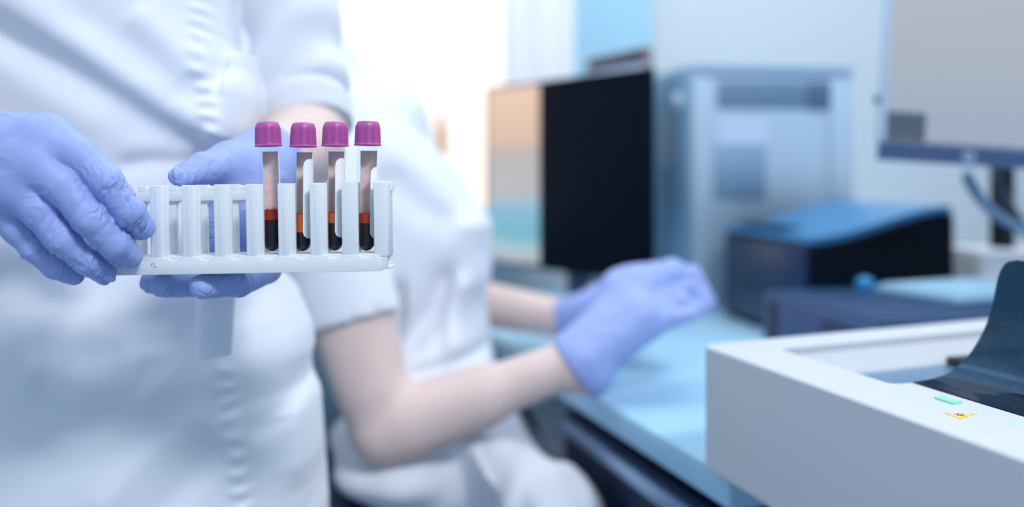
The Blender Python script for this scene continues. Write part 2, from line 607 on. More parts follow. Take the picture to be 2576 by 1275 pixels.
# ------------------------------------------------------------------ standing person
def zy(y, d=.83):
    return CAMZ - (y - HY) / F * d
T_z = np.array([.45, .60, .718, .818, .836, .875, .895, .915, .93, .95, 1.02, 1.056, 1.092, 1.128, 1.18, 1.26, 1.33, 1.37, 1.41])
T_rx = np.array([.235, .230, .229, .222, .214, .211, .208, .200, .186, .168, .152, .153, .160, .155, .150, .165, .165, .12, .06])
T_ry = np.array([.150, .150, .150, .147, .145, .140, .137, .133, .128, .122, .116, .117, .119, .123, .128, .128, .110, .085, .055])
TCX, TCY = -.40, .83
def torso1(p, off=0.0):
    rx = np.interp(p[:, 2], T_z, T_rx).astype(np.float32) - off
    ry = np.interp(p[:, 2], T_z, T_ry).astype(np.float32) - off
    x = np.abs(p[:, 0] - TCX) / rx; y = np.abs(p[:, 1] - TCY) / ry
    n = 2.5
    r = (x ** n + y ** n) ** (1 / n)
    d = (r - 1) * np.minimum(rx, ry)
    return np.maximum(d, np.maximum(p[:, 2] - (1.42 - off), (.46 + off) - p[:, 2]))

def fx(pts, d=.725):
    return [np.array([(x - CX) / F * d, CAMZ - (y - HY) / F * d]) for x, y in pts]
# (points, width, depth): depth > 0 raises, < 0 sinks the cloth
FOLDS = [
    (fx([(-120, 10), (40, 92), (180, 172), (310, 258), (400, 325), (455, 378), (500, 420)]), .015, -.0095),
    (fx([(-120, -90), (80, 25), (230, 120), (360, 220), (470, 320), (540, 390)]), .022, .011),
    (fx([(-120, 90), (60, 190), (200, 270), (320, 340)]), .022, .005),
    (fx([(280, 425), (360, 405), (440, 410), (520, 440)]), .008, -.006),
    (fx([(180, 20), (300, 110), (400, 200), (470, 270)]), .014, -.005),
    (fx([(330, 20), (420, 110), (480, 190)]), .014, .005),
    (fx([(-60, 880), (120, 905), (330, 945), (480, 960), (640, 930), (720, 905)]), .020, .006),
    (fx([(-60, 1040), (100, 1075), (220, 1110)]), .016, -.004),
    (fx([(280, 1260), (400, 1130), (480, 1060), (560, 1010)]), .014, .005),
    (fx([(400, 1300), (500, 1180), (570, 1120)]), .012, -.004),
    (fx([(-60, 700), (100, 800), (230, 900)]), .04, .008),
    (fx([(180, 760), (330, 800), (470, 900)]), .045, -.010),
    (fx([(700, 800), (720, 950), (730, 1290)]), .014, .005),
    (fx([(600, 1110), (680, 1050), (740, 960)]), .012, -.003),
    (fx([(655, 760), (640, 900), (660, 1100)]), .016, .003),
    (fx([(572, 90), (592, 180), (598, 250), (588, 325), (552, 372)], .79), .013, .0105),
    (fx([(520, -80), (526, 60), (530, 150), (534, 235)], .755), .0040, -.0055),
    (fx([(782, 950), (790, 1100), (796, 1290)], .80), .004, -.004),
    (fx([(545, -60), (552, 120), (560, 200)], .76), .010, -.006),
]
PLK_U = fx([(482, -80), (487, 60), (492, 150), (505, 240), (520, 300), (524, 380)], .745)
PLK_L = fx([(560, 905), (568, 1000), (578, 1090), (590, 1180), (606, 1300)], .725)
SL_sh, SL_top, SL_hem = np.array([-.252, .888, 1.33]), P(718, 0, .892), P(766, 262, .885)
SL_end = P(770, 334, .886)

def coat1(p):
    d = torso1(p)
    front = p[:, 1] < TCY + .03
    q = np.stack([p[:, 0], p[:, 2]], 1).astype(float)
    add = np.zeros(len(p), np.float32)
    for pts, w, a in FOLDS:
        dist, s = poly_dist(q, pts)
        add += a * np.exp(-(dist / w) ** 2) * np.minimum(1, np.minimum(s, 1 - s) * 6 + .15)
    for pts in (PLK_U, PLK_L):
        dist, s = poly_dist(q, pts)
        Lz = q[:, 1]
        band = 1 / (1 + np.exp((dist - .0055) / .0012))
        puck = np.sin(Lz * 2 * np.pi / .0135 + 3 * noise3(np.stack([q[:, 0] * 60, Lz * 30, Lz * 0], 1), 3)) 
        amp = np.exp(-((dist - .001) / .0050) ** 2)
        inside = (s > .005) & (s < .995)
        add += np.where(inside, band * .0012 + puck * amp * .0012, 0)
    add += ((noise3(np.stack([q[:, 0] * 9, q[:, 1] * 7, q[:, 0] * 0], 1), 11) - .5) * .009).astype(np.float32)
    d = d - np.where(front, add, 0)
    # short left sleeve with a turned-up hem
    s1 = cone(p, SL_sh, SL_top, .068, .0475)
    s1 = smin(s1, cone(p, SL_top, SL_end, .0475, .0440), .02)
    ax = SL_end - SL_top; L = np.linalg.norm(ax); ax = ax / L
    t = (p - np.float32(SL_top)) @ np.float32(ax)
    tt = t
    rad = np.linalg.norm(p - np.float32(SL_top) - t[:, None] * np.float32(ax), axis=1)
    t = t + .45 * np.clip(.889 - p[:, 1], -.03, .05) + .12 * (p[:, 0] + .19)
    s1 = s1 - .003 * np.exp(-((t - L * .62 + .15 * (p[:, 0] - SL_hem[0])) / .016) ** 2) + .0022 * np.exp(-((t - L * .78 + .1 * (p[:, 0] - SL_hem[0])) / .006) ** 2) \
        + .0055 * np.sin((t + (p[:, 0] + .2) * .6) * 95) * np.clip(t * 20, 0, 1) * (t < L * .75) * .6
    s1 = s1 - .0025 * (t > L * .80)
    s1 = np.maximum(s1, t - L)                                    # open end at the hem
    s1 = np.maximum(s1, -np.maximum(rad - .0405, (L - .03) - t))   # hollow below
    d = smin(d, s1, .0025)
    # right sleeve, outside the frame
    r1 = cone(p, np.array([-.55, .86, 1.33]), np.array([-.62, .86, 1.12]), .066, .052)
    return smin(d, r1, .01)

person1 = None
def body1(p):
    d = torso1(p, .014)
    d = smin(d, cone(p, [-.40, .84, 1.36], [-.40, .83, 1.50], .052, .048), .03)
    d = smin(d, ellipsoid(p, [-.395, .81, 1.575], [.072, .092, .112]), .02)
    d = smin(d, cone(p, [-.36, .722, 1.575], [-.356, .712, 1.555], .010, .012), .012)
    for sx in (-1, 1):
        d = smin(d, cone(p, [-.40 + sx * .09, .84, .70], [-.40 + sx * .10, .84, .46], .085, .056), .03)
        d = smin(d, cone(p, [-.40 + sx * .10, .84, .46], [-.40 + sx * .105, .86, .09], .052, .036), .02)
        d = smin(d, cone(p, [-.40 + sx * .105, .86, .05], [-.40 + sx * .115, .72, .035], .036, .030), .02)
    # left arm: shoulder, elbow, wrist, hand
    d = smin(d, cone(p, SL_sh, P(766, 310, .888), .042, .0380), .02)
    d = smin(d, chain(p, [P(766, 310, .888), P(754, 372, .856), B_wrist], [.0380, .0365, .0245], .02), .012)
    # right arm
    d = smin(d, chain(p, [[-.55, .86, 1.33], [-.63, .86, 1.06], A_wrist], [.046, .038, .025], .015), .02)
    dA = sdf_handA(.0022)(p)
    dB = sdf_handB(.0022)(p)
    return smin(smin(d, dA, .006), dB, .006)

def build_person1():
    body = sdf_mesh('person', body1, (-.75, .50, -.02), (-.12, 1.0, 1.72), .0045, M['skin'])
    tag(body, 'person standing in a white coat and blue gloves, holding the tube rack', 'person')
    coat = sdf_mesh('coat', coat1, (-.70, .66, .45), (-.12, 1.0, 1.45), .0025, M['coat'], body)
    coat['label'] = 'white buttoned lab coat with a short turned-up sleeve'
    # hanging belt tab
    tb = empty_mesh_strip()
    tb.parent = coat
    fA = cut_half(sdf_handA(), P(-330, 400, .66), A_fore - A_wrist)
    gA = sdf_mesh('glove', fA, P(-420, 200, .52).clip(-9, 9) * 0 + np.array([-.46, .50, .93]), (-.22, .72, 1.09), .00055, M['glove'], body,
                  displace=wrinkle(A_f + [A_thumb, ([A_fore, A_wrist], [.033, .029], [.02, .02])], .00165, .0005, 1, A_f[1][0][0] - A_wrist))
    fB = cut_half(sdf_handB(), B_wrist + (B_cuff - B_wrist) * .82, B_cuff - B_wrist)
    gB = sdf_mesh('glove', fB, (-.28, .56, .935), (-.15, .83, 1.07), .00065, M['glove'], body,
                  displace=wrinkle(B_f + [B_thumb, ([B_cuff, B_wrist], [.028, .026], [.03, .03])], .00135, .0006, 40, B_thumb[0][2] - B_wrist))
    for sx in (-1, 1):
        o = sdf_mesh('shoe', lambda p, sx=sx: smax(smin(cone(p, [-.40 + sx * .105, .87, .045], [-.40 + sx * .116, .72, .035], .045, .040), cone(p, [-.40 + sx * .105, .86, .05], [-.40 + sx * .105, .86, .09], .045, .042), .02), -p[:, 2] + .001, .004),
                     (-.40 + sx * .11 - .08, .64, -.01), (-.40 + sx * .11 + .08, .94, .14), .005, M['shoe'], body)
    return body

def empty_mesh_strip():
    bm = bmesh.new()
    n = 14
    rows = []
    for i in range(n + 1):
        t = i / n
        y = 668 + (905 - 668) * t
        d = .688 - .004 * math.sin(t * 3)
        l = P(492 + 2 * (1 - t), y, d); r = P(592 - 12 * t, y - 12 * t, d + .004)
        row = []
        for k in range(9):
            s = k / 8
            q = l + (r - l) * s
            q = q + np.array([0, -.0035 * math.sin(math.pi * s) - (.002 if .12 < s < .88 else 0), 0])
            row.append(q)
        rows.append(row)
    fr = [[bm.verts.new(q) for q in row] for row in rows]
    bk = [[bm.verts.new(q + np.array([0, .004, 0])) for q in row] for row in rows]
    for i in range(n):
        for k in range(8):
            bm.faces.new((fr[i][k], fr[i][k + 1], fr[i + 1][k + 1], fr[i + 1][k]))
            bm.faces.new((bk[i][k], bk[i + 1][k], bk[i + 1][k + 1], bk[i][k + 1]))
    for i in range(n):
        bm.faces.new((fr[i][0], fr[i + 1][0], bk[i + 1][0], bk[i][0]))
        bm.faces.new((fr[i][8], bk[i][8], bk[i + 1][8], fr[i + 1][8]))
    for k in range(8):
        bm.faces.new((fr[0][k], bk[0][k], bk[0][k + 1], fr[0][k + 1]))
        bm.faces.new((fr[n][k], fr[n][k + 1], bk[n][k + 1], bk[n][k]))
    o = finish('belt_tab', bm, M['coat_grey'])
    o['label'] = 'grey hanging belt end below the rack'
    return o

person1 = build_person1()

# ------------------------------------------------------------------ rack of tubes
RACK_D = .575
RPX = 565.0
rack_o = P(RPX, 688.5, RACK_D)
ROLL = -math.radians(.95)
S = RACK_D / F                # metres per pixel at the rack front
PITCH = 80.6 * S
slots = [(760.5 + 80.6 * k - RPX) * S for k in range(-7, 3)]
def build_rack():
    r = empty('tube_rack', rack_o, rot=(0, ROLL, 0))
    x0, x1 = slots[0] - .011, (960 - RPX) * S
    # base bar with scalloped upper edge
    bm = bmesh.new()
    top = []
    zt = .0092
    pts = [(x0, 0), (x1, 0), (x1, zt - .0015), (x1 - .0028, zt + .0012)]
    for sx in reversed(slots):
        for k in range(9):
            a = math.pi * k / 8
            pts.append((sx + .0038 * math.cos(a), zt + .0012 - .0022 * math.sin(a)))
    pts.append((x0, zt + .0012))
    f = [bm.verts.new((x, 0, z)) for x, z in pts]
    b = [bm.verts.new((x, .0022, z)) for x, z in pts]
    bm.faces.new(f); bm.faces.new(list(reversed(b)))
    for i in range(len(pts)):
        j = (i + 1) % len(pts)
        bm.faces.new((f[i], b[i], b[j], f[j]))
    bmesh.ops.recalc_face_normals(bm, faces=bm.faces)
    bmesh.ops.bevel(bm, geom=[e for e in bm.edges if len(e.link_faces) == 2 and e.calc_face_angle(0) > .9], offset=.0004, segments=2, profile=0.5, affect='EDGES')
    add_box(bm, (x0, x1 + .001), (.0015, .0285), (0.0005, .0112), .0004)
    add_box(bm, (x1 + .0008, x1 + .0032), (.0015, .0060), (.0012, .0145), .0004)
    add_box(bm, (x1 - .002, x1 + .0040), (.0265, .0285), (.0005, .022), .0004)
    add_box(bm, (x1, x1 + .0045), (.016, .0285), (.0, .0015), .0004)
    finish('base', bm, M['rack'], r)
    # front posts
    for i in range(len(slots) + 1):
        c = slots[0] - PITCH / 2 + PITCH * i
        bm = bmesh.new()
        hgt = .0562
        if i == len(slots) - 1:
            add_box(bm, (c - .0050, c + .0052), (.0006, .0050), (.009, hgt + .0004), .0005)
        elif i == len(slots):
            add_box(bm, (c - .0052, c + .0030), (.0010, .0050), (.009, hgt + .0002), .0008, 3)
            add_box(bm, (c - .001, c + .0034), (.0040, .0280), (.009, hgt - .0002), .0006)
        else:
            add_box(bm, (c - .0050, c + .0026), (.0010, .0030), (.009, hgt), .0006, 3)
            add_box(bm, (c - .0044, c + .0036), (.0026, .0060), (.009, hgt - .0004), .0003)
            add_box(bm, (c + .0030, c + .0054), (.0030, .0066), (.009, hgt - .0001), .0004)
            add_box(bm, (c - .0020, c + .0020), (.0008, .0012), (.0096, hgt - .0012), .0002)
        finish('front_post', bm, M['rack'], r)
    # rear wall with round-topped openings
    bm = bmesh.new()
    zb, zt, yb0, yb1 = .010, .0458, .0245, .0270
    hw = .0068
    for i in range(len(slots) + 1):
        a = slots[i - 1] + hw if i else x0
        b2 = slots[i] - hw if i < len(slots) else x1 + .001
        add_box(bm, (a, b2), (yb0, yb1), (zb, zt))
    # strip above openings with rounded corner fillets
    for s in slots:
        rr = .0042
        for sg in (-1, 1):
            pts = [(s + sg * hw, zt)]
            for k in range(7):
                a = math.pi / 2 * k / 6
                pts.append((s + sg * (hw - rr + rr * math.cos(a)), zt - rr + rr * math.sin(a)))
            f = [bm.verts.new((x, yb0, z)) for x, z in pts]; g = [bm.verts.new((x, yb1, z)) for x, z in pts]
            if sg < 0:
                f.reverse(); g.reverse()
            bm.faces.new(f); bm.faces.new(list(reversed(g)))
            for q in range(len(pts)):
                w = (q + 1) % len(pts)
                bm.faces.new((f[q], g[q], g[w], f[w]))
    finish('rear_wall', bm, M['rack'], r)
    bm = bmesh.new()
    add_box(bm, (x0, x1 + .001), (.0222, .0280), (zt - .0002, .0515), .0004)
    add_box(bm, (x0, x1 + .001), (.0235, .0280), (.0510, .0552), .0012, 3)
    for i in range(len(slots) + 1):
        c = slots[0] - PITCH / 2 + PITCH * i
        add_box(bm, (c - .0045, c + .0045), (.0226, .0284), (.0500, .0560), .0004)
    finish('rear_rail', bm, M['rack'], r)
    # end wall at the hidden left end
    bm = bmesh.new()
    add_box(bm, (x0 - .003, x0), (.001, .0285), (0, .0560), .0006)
    finish('end_wall', bm, M['rack'], r)
    # scuff mark on the base
    bm = bmesh.new()
    cx, cz = (385 - RPX) * S, .0072
    for (u, v, w, h) in ((-.0012, .0010, .0006, .0014), (-.0006, .0014, .0012, .0004), (.0004, .0006, .0004, .0010), (.0000, -.0012, .0026, .0003), (.0012, -.0002, .0004, .0008)):
        add_box(bm, (cx + u, cx + u + w), (-.00006, .0001), (cz + v - h - .001, cz + v - .001))
    finish('scuff_mark', bm, M['smudge'], r)
    tag(r, 'white plastic tube rack with ten slots held in gloved hands', 'tube rack')
    return r
rack = build_rack()
bpy.context.view_layer.update()

TR = .00625
def arc_sheet(bm, r0, r1, zfun, a0, a1, n=28, nz=2):
    """curved sheet between angles a0..a1; zfun(a) gives bottom,top"""
    cols = []
    for k in range(n + 1):
        a = a0 + (a1 - a0) * k / n
        zb, zt = zfun(a)
        cols.append([[bm.verts.new((r * math.cos(a), r * math.sin(a), z)) for r in (r0, r1)] for z in (zb, zt)])
    for A, B in zip(cols[:-1], cols[1:]):
        bm.faces.new((A[0][1], B[0][1], B[1][1], A[1][1]))
        bm.faces.new((A[0][0], A[1][0], B[1][0], B[0][0]))
        bm.faces.new((A[0][0], B[0][0], B[0][1], A[0][1]))
        bm.faces.new((A[1][0], A[1][1], B[1][1], B[1][0]))
    for c, s in ((cols[0], 1), (cols[-1], -1)):
        q = (c[0][0], c[0][1], c[1][1], c[1][0])
        bm.faces.new(q if s > 0 else tuple(reversed(q)))

def build_tube(topx, topy, botx, boty, cellz, plasz, plasma, flap, label, frothn):
    """axis from the photo's cap top to the tube bottom; heights measured along the tube from its bottom"""
    D = RACK_D + .0135
    bot = P(botx, boty, D); top = P(topx, topy, D)
    ax = Vector(top - bot); L = ax.length
    rot = Vector((0, 0, 1)).rotation_difference(ax.normalized())
    r = empty('blood_tube', bot)
    r.rotation_euler = rot.to_euler()
    capb, capt = L - .0158, L
    # glass wall
    bm = bmesh.new()
    prof = []
    for k in range(9):
        a = math.pi / 2 * k / 8
        prof.append((TR * math.sin(a), TR * (1 - math.cos(a))))
    prof.append((TR, capb + .002))
    add_lathe(bm, prof, 40)
    finish('glass_wall', bm, M['glass'], r)
    rb = TR - .0011
    bm = bmesh.new()
    prof = [(rb * math.sin(math.pi / 2 * k / 8), .0014 + rb * (1 - math.cos(math.pi / 2 * k / 8))) for k in range(9)]
    prof += [(rb, cellz), (0, cellz)]
    add_lathe(bm, prof, 36)
    finish('red_cells', bm, M['blood'], r)
    bm = bmesh.new()
    add_lathe(bm, [(0, cellz + .00003), (rb, cellz + .00003), (rb, plasz), (rb - .0006, plasz - .0003), (0, plasz - .0004)], 36)
    finish('plasma', bm, M[plasma], r)
    bm = bmesh.new()
    rs = np.random.RandomState(int(topx))
    for k in range(frothn[0]):
        a = rs.uniform(-math.pi, 0) if frothn[0] > 10 else rs.uniform(-2.2, -1.2) + frothn[1]
        rr = rb * (rs.uniform(.5, .97) if frothn[0] > 10 else .93)
        s = rs.uniform(.0003, .0007)
        mt = Matrix.Translation((rr * math.cos(a), rr * math.sin(a), plasz + rs.uniform(-.0004, .0007 if frothn[0] > 10 else .0002)))
        bmesh.ops.create_icosphere(bm, subdivisions=2, radius=s, matrix=mt)
    finish('bubble', bm, M['froth'], r)
    # stained inner face of the wrapped label, then the white outer label
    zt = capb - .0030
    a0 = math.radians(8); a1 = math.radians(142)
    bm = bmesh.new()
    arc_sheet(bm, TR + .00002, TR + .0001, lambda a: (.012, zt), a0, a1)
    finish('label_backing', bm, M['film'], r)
    bm = bmesh.new()
    aw0 = math.radians(flap[0])
    fz0, fz1 = flap[1], flap[2]
    def zf(a):
        if a > math.radians(-12):
            return (.012, zt)
        # rounded free corner of the flap
        t = max(0.0, min(1.0, (math.radians(flap[0] + 38) - a) / math.radians(38)))
        c = (1 - math.sqrt(max(0, 1 - t * t))) * .0042
        return (fz0 + c, fz1 - c)
    arc_sheet(bm, TR + .00012, TR + .00028, zf, aw0 if flap[0] < -13 else math.radians(-12), math.radians(143), 60)
    lab = finish('label', bm, M['label'], r)
    if label:
        bm = bmesh.new()
        arc_sheet(bm, TR + .0003, TR + .00036, lambda a: (zt - .0085, zt - .0003), math.radians(14), math.radians(40), 8)
        finish('label_print', bm, M['ink'], lab)
        bm = bmesh.new()
        for k in range(9):
            z = zt - .011 - k * .0011
            arc_sheet(bm, TR + .0003, TR + .00036, lambda a, z=z: (z, z + .0005), math.radians(18 + (k * 7) % 5), math.radians(36 + (k * 5) % 9), 4)
        finish('label_print', bm, M['black_ink'], lab)
    # ribbed screw cap
    def flute(a, z):
        if capb + .0016 < z < capt - .0026:
            g = math.sin(a * 11 / 2 * 2) 
            return .00030 * max(0, math.sin(a * 66)) * (1 if math.sin(a * 11) > -.35 else 0)
        return 0
    bm = bmesh.new()
    c0, c1 = .00815, .00765
    H_ = capt - capb
    prof = [(0, capb + .001), (.0068, capb + .0006), (.0070, capb), (c0 + .0002, capb + .0001), (c0 + .0006, capb + .0005), (c0 + .0006, capb + .0009), (c0 + .0001, capb + .0015), (c0, capb + .0019)]
    for k in range(1, 7):
        t = k / 7
        prof.append((c0 + (c1 - c0) * t, capb + .0019 + (H_ - .0046) * t))
    prof += [(c1 - .0000, capt - .0026), (c1 - .0003, capt - .0022), (c1 - .0005, capt - .0012), (c1 - .0011, capt - .0004), (c1 - .0019, capt), (0, capt)]
    add_lathe(bm, prof, 264, flute=flute)
    finish('cap', bm, M['cap'], r)
    return r
px2 = lambda y, boty: (boty - y) * (RACK_D + .0135) / F
tubes = []
for a in (
    ((673, 307, 686, 637), (552, 528), 'plasma_red', (-12, .02, .05), True, (46, 0), 'blood tube tilted left, leftmost of the four, with frothy red plasma'),
    ((763, 309, 761, 637), (583, 537), 'plasma_orange', (-76, px2(598, 637), px2(400, 637)), False, (4, -.2), 'second blood tube from the left, with the deepest orange plasma layer'),
    ((843.5, 307, 841.5, 636), (560, 534), 'plasma_orange', (-78, px2(596, 636), px2(398, 636)), False, (9, .1), 'blood tube third from left, behind the wide flat rack post'),
    ((925.5, 305, 921.5, 636), (560, 536), 'plasma_rust', (-62, px2(598, 636), px2(420, 636)), False, (2, -.3), 'rightmost blood tube, upright at the end of the rack'),
):
    (tx, ty, bx_, by_), (cy_, py_), pl, fl, lb, fr, lab = a
    t = build_tube(tx, ty, bx_, by_, px2(cy_, by_), px2(py_, by_), pl, fl, lb, fr)
    tag(t, lab, 'test tube', 'purple capped blood tubes in the rack')
    tubes.append(t)

# ------------------------------------------------------------------ seated person
p2 = lambda *a: np.asarray(P(*a), np.float32)
U_z = np.array([.60, .70, .77, .85, .90, .955, 1.03, 1.10, 1.16, 1.20, 1.24])
U_r = np.array([-.020, -.028, -.030, -.034, -.026, -.026, -.078, -.143, -.20, -.225, -.25])
U_l = np.array([-.19, -.18, -.175, -.195, -.225, -.26, -.30, -.33, -.33, -.32, -.31])
R_SH, R_EL, R_WR = p2(772, 430, 1.08), p2(966, 1085, 1.03), p2(1440, 912, 1.06)
L_SH, L_EL, L_WR = np.float32([-.20, 1.42, 1.10]), np.float32([-.13, 1.46, .83]), p2(1410, 800, 1.34)
C_f = [
    ([p2(1640, 740, 1.12), p2(1740, 690, 1.13), p2(1778, 745, 1.12)], [.014, .011, .009]),
    ([p2(1640, 775, 1.10), p2(1735, 725, 1.10), p2(1775, 765, 1.095)], [.014, .011, .009]),
    ([p2(1625, 805, 1.08), p2(1715, 760, 1.08), p2(1760, 778, 1.08)], [.014, .010, .0085]),
    ([p2(1610, 830, 1.07), p2(1690, 800, 1.07), p2(1740, 790, 1.07)], [.013, .010, .0080]),
    ([p2(1560, 740, 1.14), p2(1650, 720, 1.17), p2(1740, 740, 1.17), p2(1785, 760, 1.15)], [.016, .013, .011, .009]),
]
D_f = [
    ([p2(1560, 745, 1.30), p2(1640, 730, 1.27), p2(1700, 760, 1.25)], [.013, .010, .008]),
    ([p2(1565, 765, 1.30), p2(1650, 750, 1.27), p2(1705, 775, 1.25)], [.013, .010, .008]),
    ([p2(1560, 790, 1.30), p2(1640, 775, 1.27), p2(1690, 790, 1.25)], [.013, .010, .008]),
    ([p2(1550, 810, 1.30), p2(1620, 800, 1.27), p2(1670, 805, 1.25)], [.012, .009, .007]),
    ([p2(1500, 740, 1.32), p2(1580, 715, 1.28), p2(1650, 720, 1.25)], [.015, .012, .009]),
]
def torso2(p, off=0.0):
    r = np.interp(p[:, 2], U_z, U_r); l = np.interp(p[:, 2], U_z, U_l)
    cx = (r + l) / 2; rx = np.maximum((r - l) / 2 - off, .02)
    ry = np.interp(p[:, 2], [.6, .75, .85, 1.0, 1.12, 1.2, 1.25], [.19, .155, .14, .155, .17, .13, .06]) - off
    x = np.abs(p[:, 0] - cx) / rx; y = np.abs(p[:, 1] - 1.25) / ry
    d = ((x ** 2.3 + y ** 2.3) ** (1 / 2.3) - 1) * np.minimum(rx, ry) * .8
    return np.maximum(d, np.maximum(p[:, 2] - 1.24 + off, .645 + off - p[:, 2]))
def handC(p, off=0.0):
    d = smin(cone(p, R_WR, p2(1600, 740, 1.13), .030, .030), cone(p, p2(1470, 900, 1.06), p2(1610, 800, 1.08), .030, .030), .02)
    d = smin(d, cone(p, p2(1560, 730, 1.13), p2(1690, 690, 1.13), .026, .020), .02)
    for pts, rs in C_f:
        d = smin(d, chain(p, pts, rs, .004), .006)
    d = smin(d, cone(p, p2(1448, 918, 1.06), p2(1478, 935, 1.06), .036, .030), .01)
    return d + off
def handD(p, off=0.0):
    d = cone(p, L_WR, p2(1545, 770, 1.30), .028, .034)
    for pts, rs in D_f:
        d = smin(d, chain(p, pts, rs, .004), .008)
    return d + off
KNEES = [(p2(1062, 1045, 1.15), p2(1140, 1130, 1.15), p2(1290, 1350, 1.14)), (p2(1062, 1010, 1.36), p2(1180, 1110, 1.36), p2(1425, 1300, 1.36))]
def skirt(p, off=0.0):
    d = None
    for hip, knee, shin in KNEES:
        c = chain(p, [hip, knee, shin], [.085, .078, .070], .05)
        d = c if d is None else smin(d, c, .10)
    d = smin(d, ellipsoid(p, [-.125, 1.16, .672], [.115, .15, .036]), .03)
    d = smin(d, cone(p, p2(1235, 1135, 1.2), p2(1405, 1308, 1.07), .045, .044), .02)
    d = smin(d, cone(p, p2(1080, 1110, 1.22), p2(1160, 1140, 1.22), .075, .07), .06)
    return d + off
FOLDS2 = [
    (fx([(1130, 660), (1085, 780), (1015, 900)], 1.12), .014, -.011),
    (fx([(1165, 680), (1140, 800), (1150, 900)], 1.12), .014, .008),
    (fx([(1010, 935), (1120, 915), (1230, 895)], 1.12), .010, -.008),
    (fx([(1010, 690), (1005, 800), (990, 930)], 1.12), .010, -.008),
    (fx([(1200, 520), (1180, 640), (1200, 760)], 1.12), .020, .006),
    (fx([(960, 420), (1060, 520), (1160, 590)], 1.12), .020, -.007),
    (fx([(1180, 1040), (1250, 1150), (1290, 1290)], 1.12), .014, .010),
    (fx([(1110, 1060), (1170, 1180), (1200, 1290)], 1.12), .016, -.010),
]
def coat2(p):
    d = smin(torso2(p), skirt(p), .05)
    # hanging folds of the skirt
    q = (p[:, 0] * .9 - (p[:, 2] - .7) * -.45)
    d = d - .010 * np.sin(q * 95 + 8 * p[:, 1]) * np.clip((p[:, 0] + .02) * 9, 0, 1) * np.clip((.86 - p[:, 2]) * 9, 0, 1)
    d = d - (.012 * (noise3(p.astype(float) * np.array([14, 8, 9]), 5) - .5)).astype(np.float32)
    qq = np.stack([p[:, 0], p[:, 2]], 1).astype(float)
    g = np.zeros(len(p), np.float32)
    for pts, w_, a_ in FOLDS2:
        dist, s_ = poly_dist(qq, pts)
        g += a_ * np.exp(-(dist / w_) ** 2) * np.minimum(1, np.minimum(s_, 1 - s_) * 5 + .1)
    d = d - np.where(p[:, 1] < 1.25, g, 0)
    for sh, el in ((R_SH, R_EL), (L_SH, L_EL)):
        ax = el - sh; L = np.linalg.norm(ax); ax = ax / L
        t = (p - sh) @ ax
        rad = np.linalg.norm(p - sh - t[:, None] * ax, axis=1)
        end = L * .60
        s = cone(p, sh, sh + ax * end, .072, .057)
        tilt = t + (p[:, 0] - (sh + ax * end)[0]) * -.04
        s = np.maximum(s, tilt - end)
        s = np.maximum(s, -np.maximum(rad - .050, (end - .05) - t))
        d = smin(d, s, .012)
    return d
def body2(p):
    d = torso2(p, .036)
    d = smin(d, cone(p, [-.315, 1.25, 1.16], [-.315, 1.25, 1.30], .052, .048), .03)
    d = smin(d, ellipsoid(p, [-.300, 1.25, 1.41], [.098, .075, .115]), .02)
    d = smin(d, cone(p, [-.207, 1.25, 1.405], [-.199, 1.25, 1.385], .010, .012), .012)
    d = smin(d, chain(p, [R_SH, R_EL, R_WR], [.048, .0350, .0268], .012), .02)
    d = smin(d, cone(p, R_EL + (R_WR - R_EL) * .14, R_EL + (R_WR - R_EL) * .5, .040, .0355), .015)
    d = smin(d, cone(p, R_EL + (R_SH - R_EL) * .16, R_EL + (R_SH - R_EL) * .45, .040, .048), .015)
    d = smin(d, chain(p, [L_SH, L_EL, L_WR], [.046, .040, .028], .012), .02)
    d = smin(d, handC(p, .0025), .006); d = smin(d, handD(p, .0025), .006)
    for hip, knee, shin in KNEES:
        foot = np.float32([shin[0] - .03, shin[1], .20])
        d = smin(d, chain(p, [hip, knee, shin, foot], [.065, .058, .05, .036], .02), .02)
        d = smin(d, cone(p, foot + np.float32([0, 0, 0]), foot + np.float32([.05, -.05, -.02]), .036, .028), .02)
    return d
b2 = sdf_mesh('person', body2, (-.42, .93, .10), (.32, 1.62, 1.54), .006, M['skin'])
tag(b2, 'seated person in a white coat reaching gloved hands over the bench', 'person')
sdf_mesh('coat', coat2, (-.42, .93, .48), (.26, 1.62, 1.28), .005, M['coat'], b2)
sdf_mesh('glove', lambda p: np.maximum(handC(p), -((p - p2(1425, 910, 1.06)) @ np.float32([.80, .05, .55]))), (.03, .98, .76), (.32, 1.25, .95), .0025, M['glove'], b2,
         displace=lambda co, no: (ridge(co.astype(float) * 60, 9) - .4) * .0012)
sdf_mesh('glove', lambda p: np.maximum(handD(p), -((p - p2(1392, 800, 1.34)) @ np.float32([.95, -.2, .15]))), (.02, 1.15, .74), (.32, 1.45, .95), .0025, M['glove'], b2)
for hip, knee, shin in KNEES:
    ft = [shin[0] - .03, shin[1], .20]
    sdf_mesh('shoe', lambda p, ft=ft: smin(cone(p, [ft[0] - .01, ft[1] + .01, .19], [ft[0] + .055, ft[1] - .055, .17], .042, .036), cone(p, ft, [ft[0], ft[1], .23], .042, .040), .02),
             (ft[0] - .08, ft[1] - .12, .10), (ft[0] + .12, ft[1] + .08, .29), .006, M['shoe'], b2)

